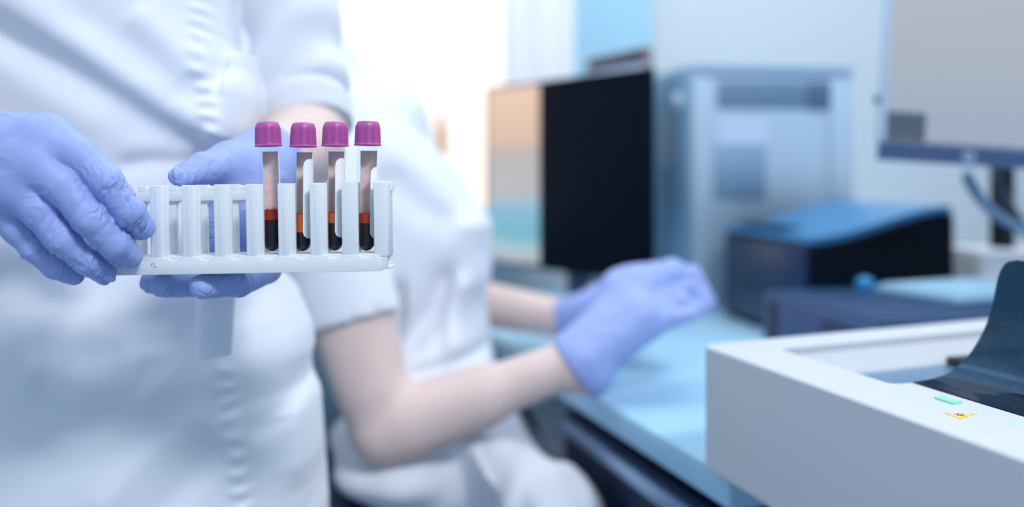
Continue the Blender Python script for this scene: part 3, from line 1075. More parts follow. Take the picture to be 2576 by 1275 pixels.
# chair under the seated person
def build_chair():
    r = empty('lab_chair', (-.15, 1.26, 0))
    bm = bmesh.new()
    add_lathe(bm, [(0, .552), (.17, .552), (.200, .562), (.208, .582), (.200, .600), (.17, .609), (0, .611)], 48)
    finish('seat', bm, M['chair'], r)
    bm = bmesh.new()
    n = 28
    sec = round_poly([(0, .575), (.036, .575), (.036, .85), (0, .85)], .016, 5)   # (outward, z)
    rows = []
    for k in range(n + 1):
        a = math.radians(180 - 70 + 140 * k / n)
        tap = min(1.0, min(k, n - k) / 3 + .55)
        row = []
        for u, z in sec:
            uu = (u - .018) * (.5 + .5 * tap) + .018
            zz = .7125 + (z - .7125) * (.86 + .14 * tap)
            row.append(bm.verts.new(((.218 + uu) * math.cos(a), (.262 + uu) * math.sin(a), zz)))
        rows.append(row)
    for A, B in zip(rows[:-1], rows[1:]):
        for q in range(len(sec)):
            w_ = (q + 1) % len(sec)
            bm.faces.new((A[q], A[w_], B[w_], B[q]))
    bm.faces.new(rows[0]); bm.faces.new(list(reversed(rows[-1])))
    finish('backrest', bm, M['chair_back'], r)
    bm = bmesh.new()
    add_tube(bm, catmull([(-.02, 0, .540), (-.15, 0, .530), (-.285, 0, .58), (-.272, 0, .72)], 6), .014)
    finish('back_bracket', bm, M['monitor'], r)
    bm = bmesh.new()
    add_lathe(bm, [(0, .09), (.03, .09), (.03, .35), (.02, .36), (.02, .552), (0, .552)], 24)
    finish('column', bm, M['steel'], r)
    bm = bmesh.new()
    ring = [(.175 * math.cos(2 * math.pi * k / 32), .175 * math.sin(2 * math.pi * k / 32), .115) for k in range(33)]
    add_tube(bm, ring, .010)
    for k in range(4):
        a = math.pi / 2 * k
        add_tube(bm, [(.02 * math.cos(a), .02 * math.sin(a), .115), (.175 * math.cos(a), .175 * math.sin(a), .115)], .008)
    finish('foot_ring', bm, M['steel'], r)
    bm = bmesh.new()
    for k in range(5):
        a = 2 * math.pi * k / 5 + .3
        add_tube(bm, [(0, 0, .10), (.235 * math.cos(a), .235 * math.sin(a), .068)], [.026, .016])
    finish('star_base', bm, M['monitor'], r)
    for k in range(5):
        a = 2 * math.pi * k / 5 + .3
        bm = bmesh.new()
        c = Vector((.23 * math.cos(a), .23 * math.sin(a), .028))
        t = Vector((-math.sin(a), math.cos(a), 0))
        add_tube(bm, [c - t * .018, c + t * .018], .028, 20)
        finish('caster', bm, M['monitor'], r)
    # curved armrest on the far side
    bm = bmesh.new()
    o = Vector((-.15, 1.26, 0))
    pts = [Vector(P(1180, 1225, 1.50)) - o, Vector(P(1200, 1040, 1.56)) - o, Vector(P(1290, 1020, 1.55)) - o, Vector(P(1340, 1085, 1.53)) - o, Vector(P(1358, 1180, 1.51)) - o, Vector(P(1330, 1250, 1.50)) - o, Vector(P(1100, 1262, 1.42)) - o]
    add_tube(bm, catmull(pts, 8), .012)
    finish('armrest', bm, M['chair'], r)
    tag(r, 'dark blue lab chair with padded seat under the seated person', 'chair')
build_chair()

# ------------------------------------------------------------------ bench and what stands on it
U = Vector((-.298, .955, 0)); V = Vector((.955, .298, 0))
ANG = math.atan2(V.y, V.x)
DESK_Z = CAMZ - .264
C0 = Vector(((1762 - CX) / F * .8118, .8118, 0))
edge0 = Vector((.0807, 1.146, 0))
def build_bench():
    r = empty('workbench', (edge0.x, edge0.y, 0), ANG)
    # local x: away from the front edge, y: along the bench into the room
    bm = bmesh.new()
    add_box(bm, (0, 1.38), (-.365, .955), (DESK_Z - .030, DESK_Z), .004)
    add_box(bm, (.07, 1.38), (-1.0, -.3655), (DESK_Z - .030, DESK_Z), .004)
    finish('worktop', bm, M['desk'], r)
    for fx_, ya, yb in ((.035, -.36, .10), (.115, -.95, -.362)):
        box('pedestal', M['navy'], (fx_, .60), (ya, yb), (.06, DESK_Z - .0305), r, .003)
        box('plinth', M['dark_recess'], (fx_ + .03, .60), (ya + .01, yb - .01), (0, .0595), r, .002)
        for k in range(3):
            z0 = .075 + k * .212
            z1 = z0 + .203
            d = box('drawer', M['navy'], (fx_ - .016, fx_ - .0005), (ya + .008, yb - .008), (z0, z1), r, .002)
            box('handle', M['steel'], (fx_ - .030, fx_ - .0165), (ya + .03, yb - .03), (z1 - .024, z1 - .004), d, .004)
    bm = bmesh.new()
    add_box(bm, (.6, 1.36), (.91, .94), (0, DESK_Z - .0305), .002)
    finish('end_panel', bm, M['navy'], r)
    tag(r, 'pale topped bench with navy drawers under the office machines', 'workbench')
build_bench()

def build_analyzer():
    r = empty('benchtop_analyzer', (C0.x, C0.y, DESK_Z), ANG)
    T = .114
    outer = round_poly([(0, 0), (.0, -.50), (.44, -.50), (.44, .048)], [.016, .012, .012, .012], 8)
    bm = bmesh.new()
    add_prism(bm, outer, 0.004, T)
    bmesh.ops.recalc_face_normals(bm, faces=bm.faces)
    top = [e for e in bm.edges if all(abs(v.co.z - T) < 1e-6 for v in e.verts)]
    bot = [e for e in bm.edges if all(abs(v.co.z - .004) < 1e-6 for v in e.verts)]
    bmesh.ops.bevel(bm, geom=top, offset=.0032, segments=6, profile=0.5, affect='EDGES')
    bot = [e for e in bm.edges if all(abs(v.co.z - .004) < 1e-6 for v in e.verts)]
    bmesh.ops.bevel(bm, geom=bot, offset=.006, segments=3, profile=0.5, affect='EDGES')
    body = finish('housing', bm, M['analyzer'], r)
    # the pocket
    bm = bmesh.new()
    pk = round_poly([(.0535, -.042), (.0535, -.181), (.0705, -.181), (.0705, -.43), (.40, -.43), (.40, -.005)], [.004, .010, .001, .01, .01, .01], 6)
    add_prism(bm, pk, T - .026, T + .05)
    cut = finish('cutter', bm, None)
    cut.parent = r
    bpy.context.view_layer.update()
    md = body.modifiers.new('b', 'BOOLEAN'); md.operation = 'DIFFERENCE'; md.object = cut; md.solver = 'EXACT'
    dg = bpy.context.evaluated_depsgraph_get()
    me = bpy.data.meshes.new_from_object(body.evaluated_get(dg))
    body.modifiers.clear()
    body.data = me
    me.set_sharp_from_angle(angle=math.radians(9))
    bpy.data.objects.remove(cut, do_unlink=True)
    # sloped inner far wall, bed, dark slots
    bm = bmesh.new()
    a, b = (.0545, -.0425), (.399, -.0055)
    for (p, q) in ((a, b),):
        v = [bm.verts.new((p[0], p[1] - .0005, T - .006)), bm.verts.new((q[0], q[1] - .0005, T - .006)),
             bm.verts.new((q[0], q[1] - .016, T - .0255)), bm.verts.new((p[0], p[1] - .016, T - .0255)),
             bm.verts.new((p[0], p[1] - .0002, T - .0255)), bm.verts.new((q[0], q[1] - .0002, T - .0255))]
        bm.faces.new((v[0], v[1], v[2], v[3])); bm.faces.new((v[0], v[3], v[4])); bm.faces.new((v[1], v[5], v[2])); bm.faces.new((v[0], v[4], v[5], v[1])); bm.faces.new((v[3], v[2], v[5], v[4]))
    finish('inner_ledge', bm, M['analyzer'], r)
    bm = bmesh.new()
    add_prism(bm, round_poly([(.055, -.060), (.055, -.1795), (.0725, -.1795), (.0725, -.428), (.398, -.428), (.398, -.024)], [.004, .008, .001, .008, .008, .008], 4), T - .0259, T - .0235)
    finish('glass_bed', bm, M['bed'], r)
    bm = bmesh.new()
    add_box(bm, (.225, .399), (-.090, -.046), (T - .0234, T - .0155), .001)
    finish('sensor_slot', bm, M['dark_recess'], r)
    box('catch', M['dark_recess'], (.066, .082), (-.066, -.059), (T - .0234, T - .019), r, .001)
    # smoked curved lid standing open
    bm = bmesh.new()
    prof = catmull([(.0715, -.1495), (.080, -.1490), (.092, -.1478), (.1074, -.1430), (.1253, -.1290), (.140, -.1064), (.1476, -.080), (.1520, -.0625)], 6)
    z0 = CAMZ - DESK_Z
    pr = [(p.x, p.y + z0) for p in prof]
    nu = 24
    y0, y1 = -.181, -.43
    ftop, fbot = [], []
    th = .0025
    grid = []
    npf = len(pr)
    for j in range(nu + 1):
        y = y0 + (y1 - y0) * j / nu
        row = []
        for i, (x, z) in enumerate(pr):
            a = pr[max(i - 1, 0)]; b = pr[min(i + 1, npf - 1)]
            t = Vector((b[0] - a[0], b[1] - a[1])).normalized()
            nrm = Vector((t.y, -t.x))
            # round the free top corner
            yy = y
            s = i / (npf - 1)
            if s > .86:
                c = (s - .86) / .14
                inset = .014 * (1 - math.sqrt(max(0, 1 - c * c)))
                yy = (y0 - inset) + (y1 - (y0 - inset)) * j / nu
            row.append((bm.verts.new((x, yy, z)), bm.verts.new((x + nrm.x * th, yy, z + nrm.y * th))))
        grid.append(row)
    for j in range(nu):
        for i in range(npf - 1):
            A, B, C_, D_ = grid[j][i], grid[j][i + 1], grid[j + 1][i + 1], grid[j + 1][i]
            bm.faces.new((A[0], B[0], C_[0], D_[0])); bm.faces.new((A[1], D_[1], C_[1], B[1]))
    for i in range(npf - 1):
        for j in (0, nu):
            A, B = grid[j][i], grid[j][i + 1]
            bm.faces.new((A[0], A[1], B[1], B[0]) if j == 0 else (A[0], B[0], B[1], A[1]))
    for j in range(nu):
        for i in (0, npf - 1):
            A, B = grid[j][i], grid[j + 1][i]
            bm.faces.new((A[0], B[0], B[1], A[1]) if i == 0 else (A[0], A[1], B[1], B[0]))
    lid = finish('lid', bm, M['smoke'], r)
    lid['label'] = 'open smoked curved acrylic lid'
    # green lamp, sticker, pale label: placed on the left rail
    def loc(px, py):
        d = .15 * F / (py - HY)
        w = Vector(((px - CX) / F * d, d, 0)) - C0
        return w.dot(V), w.dot(U)
    g = [loc(2349, 1003), loc(2368, 998), loc(2421, 1014), loc(2400, 1019)]
    bm = bmesh.new()
    add_prism(bm, round_poly(g, .0012, 4), T - .0005, T + .0014)
    finish('indicator_lamp', bm, M['green'], r)
    tri = [loc(2371, 1038.5), loc(2416, 1055.5), loc(2460, 1041)]
    bm = bmesh.new()
    add_prism(bm, tri, T - .0002, T + .00025)
    st = finish('warning_sticker', bm, M['yellow'], r, smooth=False)
    c = Vector(((tri[0][0] + tri[1][0] + tri[2][0]) / 3, (tri[0][1] + tri[1][1] + tri[2][1]) / 3))
    bm = bmesh.new()
    def ring(bm, ctr, r0, r1, a0, a1, n=20):
        prev = None
        for k in range(n + 1):
            a = a0 + (a1 - a0) * k / n
            cur = (bm.verts.new((ctr.x + r0 * math.cos(a), ctr.y + r0 * math.sin(a), T + .0003)), bm.verts.new((ctr.x + r1 * math.cos(a), ctr.y + r1 * math.sin(a), T + .0003)))
            if prev:
                bm.faces.new((prev[0], prev[1], cur[1], cur[0]))
            prev = cur
    for i in range(3):
        p = c + (Vector(tri[i]) - c) * .86; q = c + (Vector(tri[(i + 1) % 3]) - c) * .86
        p2_ = c + (Vector(tri[i]) - c) * .80; q2_ = c + (Vector(tri[(i + 1) % 3]) - c) * .80
        vs = [bm.verts.new((w.x, w.y, T + .0003)) for w in (p, q, q2_, p2_)]
        bm.faces.new(vs)
    R = (Vector(tri[0]) - c).length
    apex = math.atan2(tri[1][1] - c.y, tri[1][0] - c.x) + math.pi
    s = R * .17
    ring(bm, c, s * .95, s * 1.2, 0, 2 * math.pi)
    for k in range(3):
        a = apex + k * 2 * math.pi / 3
        cc = c + Vector((math.cos(a), math.sin(a))) * s * 1.15
        ring(bm, cc, s * .80, s * 1.12, a + math.pi - 2.55, a + math.pi + 2.55)
    ring(bm, c, 0.0001, s * .3, 0, 2 * math.pi)
    finish('biohazard_symbol', bm, M['black_ink'], st, smooth=False)
    pl = [loc(2528, 1062), loc(2572, 1058), loc(2590, 1070), loc(2560, 1076)]
    bm = bmesh.new()
    add_prism(bm, pl, T - .0002, T + .0002)
    finish('pale_label', bm, M['sticker'], r, smooth=False)
    for x, y in ((.075, -.04), (.40, -.04), (.115, -.46), (.40, -.46)):
        bm = bmesh.new()
        add_lathe(bm, [(0, 0), (.012, 0), (.012, .0045), (0, .0045)], 20, (x, y, 0))
        finish('foot', bm, M['monitor'], r)
    tag(r, 'white benchtop analyser with open smoked lid and yellow warning sticker', 'lab machine')
build_analyzer()

# desktop computer lying flat behind the analyser
def build_pc():
    Nc = P(2212, 809, 1.022); Lc = P(1924, 728, 1.31)
    d = Vector(Lc - Nc); ang = math.atan2(d.y, d.x) - math.pi / 2
    Ln = math.hypot(d.x, d.y)
    r = empty('desktop_computer', (Nc[0], Nc[1], DESK_Z), ang)
    h = Nc[2] - DESK_Z
    box('case', M['pc'], (0.003, .36), (0, Ln), (.004, h), r, .004)
    f = box('front_panel', M['pc_front'], (-.004, .0028), (.002, Ln - .002), (.006, h - .004), r, .002)
    box('slot', M['dark_recess'], (-.0050, -.0042), (Ln - .045, Ln - .025), (.008, h - .012), f)
    bm = bmesh.new()
    for k in range(7):
        add_box(bm, (-.0048, -.0038), (.02, Ln * .42), (.022 + k * .0095, .0262 + k * .0095))
    finish('vent', bm, M['dark_recess'], f)
    for x, y in ((.03, .03), (.33, .03), (.03, Ln - .03), (.33, Ln - .03)):
        bm = bmesh.new()
        add_lathe(bm, [(0, 0), (.012, 0), (.012, .0042), (0, .0042)], 16, (x, y, 0))
        finish('foot', bm, M['monitor'], r)
    tag(r, 'flat slate desktop computer lying between the printer and the analyser', 'computer')
    return r, h, ang
pc, pc_h, pc_ang = build_pc()

def build_paper():
    c = P(2425, 728, 1.24)
    r = empty('paper_tray', (c[0], c[1], DESK_Z + pc_h + .0005), pc_ang + .25)
    box('tray', M['paper'], (-.085, .10), (-.06, .075), (0, .010), r, .003)
    box('paper_sheet', M['paper'], (-.078, .095), (-.054, .069), (.0102, .0135), r, .001)
    tag(r, 'flat white paper tray on top of the slate computer', 'tray')
build_paper()

def build_printer():
    cn = P(2040, 600, 1.40)
    r = empty('printer', (cn[0], cn[1], DESK_Z), pc_ang)
    Z = lambda z: z - DESK_Z
    # side profile along x (across): lid rises to the right
    bm = bmesh.new()
    wx, dy = .245, .335
    prof = [(0, 0), (wx, 0), (wx, .205)] + [(wx - wx * t, .205 - .048 * (t * t * (3 - 2 * t))) for t in np.linspace(0.1, 1, 12)]
    a = [bm.verts.new((x, 0, z)) for x, z in prof]; b = [bm.verts.new((x, dy, z)) for x, z in prof]
    bm.faces.new(a); bm.faces.new(list(reversed(b)))
    for i in range(len(prof)):
        j = (i + 1) % len(prof)
        bm.faces.new((a[i], a[j], b[j], b[i]))
    bmesh.ops.recalc_face_normals(bm, faces=bm.faces)
    bmesh.ops.bevel(bm, geom=[e for e in bm.edges if e.calc_face_angle(0) > 1.0], offset=.008, segments=3, profile=0.5, affect='EDGES')
    finish('body', bm, M['printer'], r)
    bm = bmesh.new()
    top = [(wx - wx * t, .2055 - .048 * (t * t * (3 - 2 * t))) for t in np.linspace(0.02, .99, 14)]
    a = [bm.verts.new((x, .004, z)) for x, z in top] + [bm.verts.new((x, .004, z + .010)) for x, z in reversed(top)]
    b = [bm.verts.new((v.co.x, dy - .004, v.co.z)) for v in a]
    bm.faces.new(a); bm.faces.new(list(reversed(b)))
    for i in range(len(a)):
        j = (i + 1) % len(a)
        bm.faces.new((a[i], a[j], b[j], b[i]))
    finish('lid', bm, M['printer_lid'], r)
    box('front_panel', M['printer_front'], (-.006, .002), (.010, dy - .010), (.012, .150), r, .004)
    bm = bmesh.new()
    add_box(bm, (.02, .10), (dy * .45, dy * .95), (.1715, .1765), .002)
    finish('control_panel', bm, M['pc'], r)
    bm = bmesh.new()
    add_box(bm, (wx, wx + .012), (.05, .10), (.03, .10), .003)
    finish('hinge', bm, M['paper'], r)
    tag(r, 'black office printer with a curved glossy blue lid behind the computer', 'printer')
build_printer()

bm = bmesh.new()  # small glossy blue dome beside the printer
cb = P(2176, 705, 1.315)
add_lathe(bm, [(0, 0), (.012, 0), (.014, .006), (.012, .013), (.006, .017), (0, .018)], 24)
o = finish('blue_dome', bm, M['blue_blob'])
o.location = (cb[0], cb[1] + .0, DESK_Z + pc_h + .0005)
tag(o, 'small bright blue dome lying on the slate computer beside the printer', 'cap')

# ------------------------------------------------------------------ monitors
def build_monitor(name, bl, ang, w, h, roll, screen_parts, stand_z, label, shell, bez, bottom=.0, t=.008):
    """bl: lower left corner of the screen face; local x right, y away, z up"""
    r = empty(name, bl, rot=(0, roll, ang))
    box('shell', shell, (.002, w - .002), (.002, .010), (.002, h - .002), r, .002)
    box('rear_cover', shell, (.05, w - .06), (.0102, .034), (.04, h - .04), r, .01)
    bm = bmesh.new()
    for (x, z) in (((0, w), (0, t + bottom)), ((0, w), (h - t, h)), ((0, t), (t + bottom, h - t)), ((w - t, w), (t + bottom, h - t))):
        add_box(bm, x, (-.003, .004), z, .001)
    finish('bezel', bm, bez, r)
    if bottom:
        box('lower_bar', M['bezel'], (0, w), (-.0045, -.0031), (.001, t + bottom - .001), r)
    for nm, m, x0, x1, z0, z1 in screen_parts:
        box(nm, m, (x0, x1), (-.001, .0018), (z0, z1), r)
    return r

def band_mat(name, stops, strength, axis='Z', h=.34):
    m = bpy.data.materials.new(name); m.use_nodes = True
    nt = m.node_tree; b = nt.nodes['Principled BSDF']
    tc = nt.nodes.new('ShaderNodeTexCoord'); sp = nt.nodes.new('ShaderNodeSeparateXYZ')
    nt.links.new(tc.outputs['Generated'], sp.inputs[0])
    n = nt.nodes.new('ShaderNodeTexNoise'); n.inputs['Scale'].default_value = 3
    nt.links.new(tc.outputs['Generated'], n.inputs['Vector'])
    ad = nt.nodes.new('ShaderNodeMath'); ad.operation = 'MULTIPLY_ADD'; ad.inputs[1].default_value = .06
    nt.links.new(n.outputs['Fac'], ad.inputs[0]); nt.links.new(sp.outputs[axis], ad.inputs[2])
    rp = nt.nodes.new('ShaderNodeValToRGB')
    e = rp.color_ramp.elements
    e[0].position, e[0].color = stops[0]
    e[1].position, e[1].color = stops[-1]
    for p, c in stops[1:-1]:
        x = e.new(p); x.color = c
    nt.links.new(ad.outputs[0], rp.inputs['Fac'])
    b.inputs['Base Color'].default_value = (.01, .012, .016, 1)
    nt.links.new(rp.outputs['Color'], b.inputs['Emission Color'])
    b.inputs['Emission Strength'].default_value = strength
    b.inputs['Roughness'].default_value = .4
    return m
M['scr_bands'] = band_mat('colour bands on screen', [(0.02, srgb(150, 140, 150)), (.10, srgb(168, 190, 200)), (.20, srgb(104, 170, 188)), (.33, srgb(120, 176, 204)), (.42, srgb(172, 174, 180)), (.66, srgb(178, 170, 168)), (.72, srgb(206, 176, 156)), (.98, srgb(222, 190, 168))], .85)  # emissive colour bands filling the left strip of the screen
M['scr_grey'] = band_mat('grey document on screen', [(0.0, srgb(150, 162, 184)), (.5, srgb(166, 174, 184)), (1.0, srgb(170, 178, 188))], .8)
M['scr_pic'] = band_mat('dark thumbnail on screen', [(0.0, srgb(92, 100, 112)), (.5, srgb(70, 92, 116)), (1.0, srgb(76, 96, 118))], .6)

# big black monitor: left edge far, right edge near
mr = P(1641, 712, 1.50); ml = P(1226, 703, 1.86)
dv = Vector(mr - ml); angm = math.atan2(dv.y, dv.x); wm = math.hypot(dv.x, dv.y)
hm = 543 / F * 1.50
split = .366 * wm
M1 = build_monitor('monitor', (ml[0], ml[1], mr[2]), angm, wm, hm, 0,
                   [('screen', M['screen_off'], split, wm - .0045, .0045, hm - .0045), ('screen', M['scr_bands'], .0045, split - .0005, .0045, hm - .0045)],
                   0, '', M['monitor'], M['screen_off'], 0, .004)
def stand(r, w, drop, m, bw=.11, bd=.10):
    box('neck', m, (w / 2 - .025, w / 2 + .025), (.0345, .052), (-drop + .012, .16), r, .004)
    box('stand_base', m, (w / 2 - bw, w / 2 + bw), (-.05, bd), (-drop + .0006, -drop + .012), r, .004)
stand(M1, wm, mr[2] - DESK_Z, M['bezel'])
tag(M1, 'wide black monitor showing a warm picture strip, behind the seated person\'s hands', 'monitor')

# taupe framed display behind it
b0 = P(1478, 190, 2.05); b1 = P(1632, 160, 1.84)
dv = Vector(b1 - b0); angb = math.atan2(dv.y, dv.x); wb = math.hypot(dv.x, dv.y)
zb = DESK_Z + .16; htop = CAMZ + (440 - 112) / F * 1.82 - zb
M2 = build_monitor('monitor', (b0[0], b0[1], zb), angb, wb, htop, 0, [('screen', M['sticker'], .009, wb - .009, .009, htop - .03)], 0, '', M['monitor'], M['brown'])
stand(M2, wb, .16, M['bezel'], .05, .06)
tag(M2, 'narrow taupe framed display rising behind the wide black monitor', 'monitor')

# right-hand monitor, slightly rolled
bl = P(2205, 402, 1.22)
M3 = build_monitor('monitor', tuple(bl), ANG * .2, .55, .33, math.radians(3.4),
                   [('screen', M['scr_grey'], .0085, .5415, .0275, .3215)], 0, '', M['monitor'], M['tower'], .018)
box('side_button', M['bezel'], (-.006, -.0002), (.0, .006), (.075, .085), M3)
box('screen_thumbnail', M['scr_pic'], (.010, .064), (-.0016, -.0011), (.0275, .066), M3)
bm = bmesh.new()
add_lathe(bm, [(.0052, 0), (.0072, 0), (.0072, .0008), (.0052, .0008), (.0052, 0)], 24)
for x in (-.0018, .0018):
    add_box(bm, (x - .0004, x + .0004), (-.003, .003), (0, .0008))
lg = finish('round_emblem', bm, M['sticker'], M3)
lg.rotation_euler = (math.pi / 2, 0, 0); lg.location = (.124, -.0046, .011)
# stand of the right monitor: a column set back behind the computer, on a tall white foot
M3.rotation_euler = (0, math.radians(3.4), ANG * .2)
bpy.context.view_layer.update()
inv = M3.matrix_world.inverted()
colx, coly = .815, 1.52
bm = bmesh.new()
add_tube(bm, [inv @ Vector(v) for v in ((colx, coly, DESK_Z + .14), (colx, coly, 1.03), (colx, coly, 1.13), (colx - .03, coly - .10, 1.16), (colx - .045, coly - .195, 1.17))], .019, 20)
finish('neck', bm, M['monitor'], M3)
st = box('stand_base', M['label'], (-.07, .07), (-.07, .07), (0.0005, .143), M3, .008)
st.matrix_parent_inverse = inv
st.location = (colx, coly, DESK_Z)
tag(M3, 'grey lit monitor leaning slightly, above the analyser with the smoked lid', 'monitor')

def cable(name, pts, rad, m, label):
    bm = bmesh.new()
    add_tube(bm, catmull(pts, 8), rad, 10)
    o = finish(name, bm, m)
    tag(o, label, 'cable')
    return o
cable('cable', [P(2432, 436, 1.275), P(2440, 460, 1.28), P(2475, 510, 1.285), P(2530, 556, 1.29), P(2620, 600, 1.30), P(2720, 700, 1.33), P(2800, 866, 1.36)], .0075, M['cable'], 'thick grey cable curving down from the emblem of the grey lit monitor')
cable('cable', [P(2510, 440, 1.31), P(2520, 480, 1.34), P(2556, 540, 1.39), P(2620, 640, 1.41), P(2660, 852, 1.425)], .006, M['cable_dark'], 'dark cable hanging beside the stand of the grey lit monitor')

# ------------------------------------------------------------------ tall analyser tower at the back of the bench
def build_tower():
    c = P(1741, 160, 1.80)
    h = c[2] - DESK_Z
    r = empty('equipment_tower', (c[0], c[1], DESK_Z), math.radians(9))
    w, dp = .340, .28
    box('cabinet', M['tower'], (0, w), (0, dp), (0.004, h), r, .004)
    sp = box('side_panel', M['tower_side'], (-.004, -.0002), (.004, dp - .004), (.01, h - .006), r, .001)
    k = 1.80 / F
    X = lambda px: (px - 1741) * k
    Zz = lambda py: h - (py - 160) * k
    box('top_trim', M['panel_grey'], (0.002, w - .002), (-.003, .0), (h - .022, h - .002), r, .001)
    bm = bmesh.new()
    add_box(bm, (X(1805), X(2115)), (-.002, .0), (Zz(272), Zz(198)), .001)
    g = finish('grille', bm, M['panel_grey'], r)
    bm = bmesh.new()
    for i in range(24):
        x = X(1812) + i * (X(2105) - X(1812)) / 24
        add_box(bm, (x, x + .0042), (-.003, -.0021), (Zz(266), Zz(204)))
    finish('slots', bm, M['grille'], g)
    box('fan_cover', M['grille'], (X(2050), X(2112)), (-.0046, -.0031), (Zz(270), Zz(202)), g, .001)
    box('sticker', M['sticker'], (X(1806), X(1940)), (-.0016, .0), (Zz(362), Zz(302)), r)
    box('display_panel', M['panel_grey'], (X(1800), X(1935)), (-.003, .0), (Zz(500), Zz(368)), r, .002)
    box('corner_post', M['tower'], (w - .05, w - .001), (-.006, .0), (.01, h - .024), r, .003)
    box('corner_post', M['tower'], (.0, .034), (-.006, .0), (.01, h - .024), r, .003)
    bm = bmesh.new()
    add_lathe(bm, [(0, 0), (.018, 0), (.018, .008), (.012, .014), (0, .014)], 24)
    kb = finish('knob', bm, M['sticker'], sp)
    kb.rotation_euler = (0, -math.pi / 2, 0); kb.location = (-.0042, .060, h - .070)
    box('side_sticker', M['sticker'], (-.0052, -.0042), (.105, .20), (h - .20, h - .09), sp)
    tag(r, 'tall pale grey equipment tower with a slotted grille behind the printer', 'equipment')
build_tower()

mp = P(1262, 745, 1.82)
o = sdf_mesh('computer_mouse', lambda p: smax(ellipsoid(p, (mp[0], mp[1], DESK_Z + .004), (.032, .055, .032)), DESK_Z + .0008 - p[:, 2], .004),
             (mp[0] - .05, mp[1] - .07, DESK_Z - .01), (mp[0] + .05, mp[1] + .07, DESK_Z + .05), .003, M['paper'])
tag(o, 'white computer mouse on the bench beside the chest of the seated person', 'mouse')

# grey drawer cabinet in the knee space
def build_cabinet():
    c = P(1385, 1010, 1.95)
    r = empty('drawer_cabinet', (c[0] - .10, c[1], 0), ANG * .3)
    hh = .60
    box('body', M['cabinet'], (-.15, .42), (0, .14), (0.001, hh), r, .004)
    for k in range(3):
        d = box('drawer', M['cabinet'], (-.145, .415), (-.014, -.0005), (.02 + k * .19, .20 + k * .19), r, .003)
        box('handle', M['sticker'], (.02, .26), (-.028, -.0145), (.145 + k * .19, .157 + k * .19), d, .003)
    tag(r, 'grey three drawer cabinet standing in the knee space beyond the chair', 'cabinet')
build_cabinet()

# ------------------------------------------------------------------ room shell
WB = Vector((.22, 2.20, 0))      # a point of the back wall
def room_box(name, m, x, y, z):
    """x along the back wall (V), y out of the room (U)"""
    bm = bmesh.new()
    add_box(bm, x, y, z)
    o = finish(name, bm, m)
    o.location = WB; o.rotation_euler = (0, 0, ANG)
    tag(o, kind='structure')
    return o
CH = 2.75
win0, win1, wz0, wz1 = -1.15, -.135, .86, 2.35
def build_back():
    bm = bmesh.new()
    add_box(bm, (-2.6, win0), (0, .12), (0, CH)); add_box(bm, (win1, 1.42), (0, .12), (0, CH))
    add_box(bm, (win0, win1), (0, .12), (0, wz0)); add_box(bm, (win0, win1), (0, .12), (wz1, CH))
    o = finish('wall_back', bm, M['wall'], smooth=False)
    o.location = WB; o.rotation_euler = (0, 0, ANG); tag(o, kind='structure')
build_back()
room_box('wall_right', M['wall'], (1.30, 1.42), (-3.6, -.001), (0, CH))
room_box('wall_left', M['wall'], (-2.6, -2.48), (-3.6, -.001), (0, CH))
room_box('floor', M['floor'], (-2.6, 1.42), (-3.6, .12), (-.05, 0))
room_box('ceiling', M['ceiling'], (-2.6, 1.42), (-3.6, .12), (CH, CH + .05))
wn = empty('window_1', WB, ANG)
tag(wn, kind='structure')
bm = bmesh.new()
for x, z in (((win0, win0 + .05), (wz0, wz1)), ((win1 - .05, win1), (wz0, wz1)), ((win0, win1), (wz0, wz0 + .05)), ((win0, win1), (wz1 - .05, wz1)), ((win0 + .48, win0 + .52), (wz0, wz1))):
    add_box(bm, x, (.03, .09), z, .003)
finish('window_frame', bm, M['frame'], wn)
box('pane', M['pane'], (win0 + .05, win1 - .05), (.056, .060), (wz0 + .05, wz1 - .05), wn)
box('sill', M['frame'], (win0 - .03, win1 + .03), (-.06, .028), (wz0 - .03, wz0), wn, .004)
bm = bmesh.new()
def win_x(px):
    # local x of the back-wall point seen at this pixel column
    r_ = (px - CX) / F
    return (r_ * WB.y - WB.x) / (V.x - r_ * V.y)
hx = win_x(1112)
add_box(bm, (hx - .008, hx + .008), (.012, .0285), (1.07, 1.16), .003)
add_tube(bm, [(hx, .004, 1.14), (hx + .002, -.012, 1.13), (hx + .003, -.014, 1.06)], .006)
finish('window_handle', bm, M['orange'], wn)

# folded white curtain at the right of the window and a blue blind on the wall
def build_curtain(x0, x1, y, z0, z1, m, name, label, cat, amp, nw):
    bm = bmesh.new()
    n = 80
    rows = []
    for k in range(n + 1):
        t = k / n
        x = x0 + (x1 - x0) * t
        yy = y - amp * (1 + math.sin(t * nw * 2 * math.pi)) / 2
        rows.append([bm.verts.new((x, yy, z)) for z in (z0, z1)] + [bm.verts.new((x, yy + .003, z)) for z in (z0, z1)])
    for a, b in zip(rows[:-1], rows[1:]):
        bm.faces.new((a[0], b[0], b[1], a[1])); bm.faces.new((a[2], a[3], b[3], b[2]))
        bm.faces.new((a[0], a[2], b[2], b[0])); bm.faces.new((a[1], b[1], b[3], a[3]))
    for a in (rows[0], rows[-1]):
        bm.faces.new((a[0], a[1], a[3], a[2]))
    o = finish(name, bm, m)
    o.location = WB; o.rotation_euler = (0, 0, ANG)
    tag(o, label, cat)
build_curtain(win_x(1242), win_x(1415), -.07, .95, 2.5, M['curtain'], 'curtain', 'white curtain hanging at the right side of the bright window', 'curtain', .02, 2.5)
build_curtain(win_x(1417), win_x(1632), -.02, .80, 2.5, M['blind'], 'wall_blind', 'plain sky blue blind hanging on the wall beside the white curtain', 'blind', .006, 5)

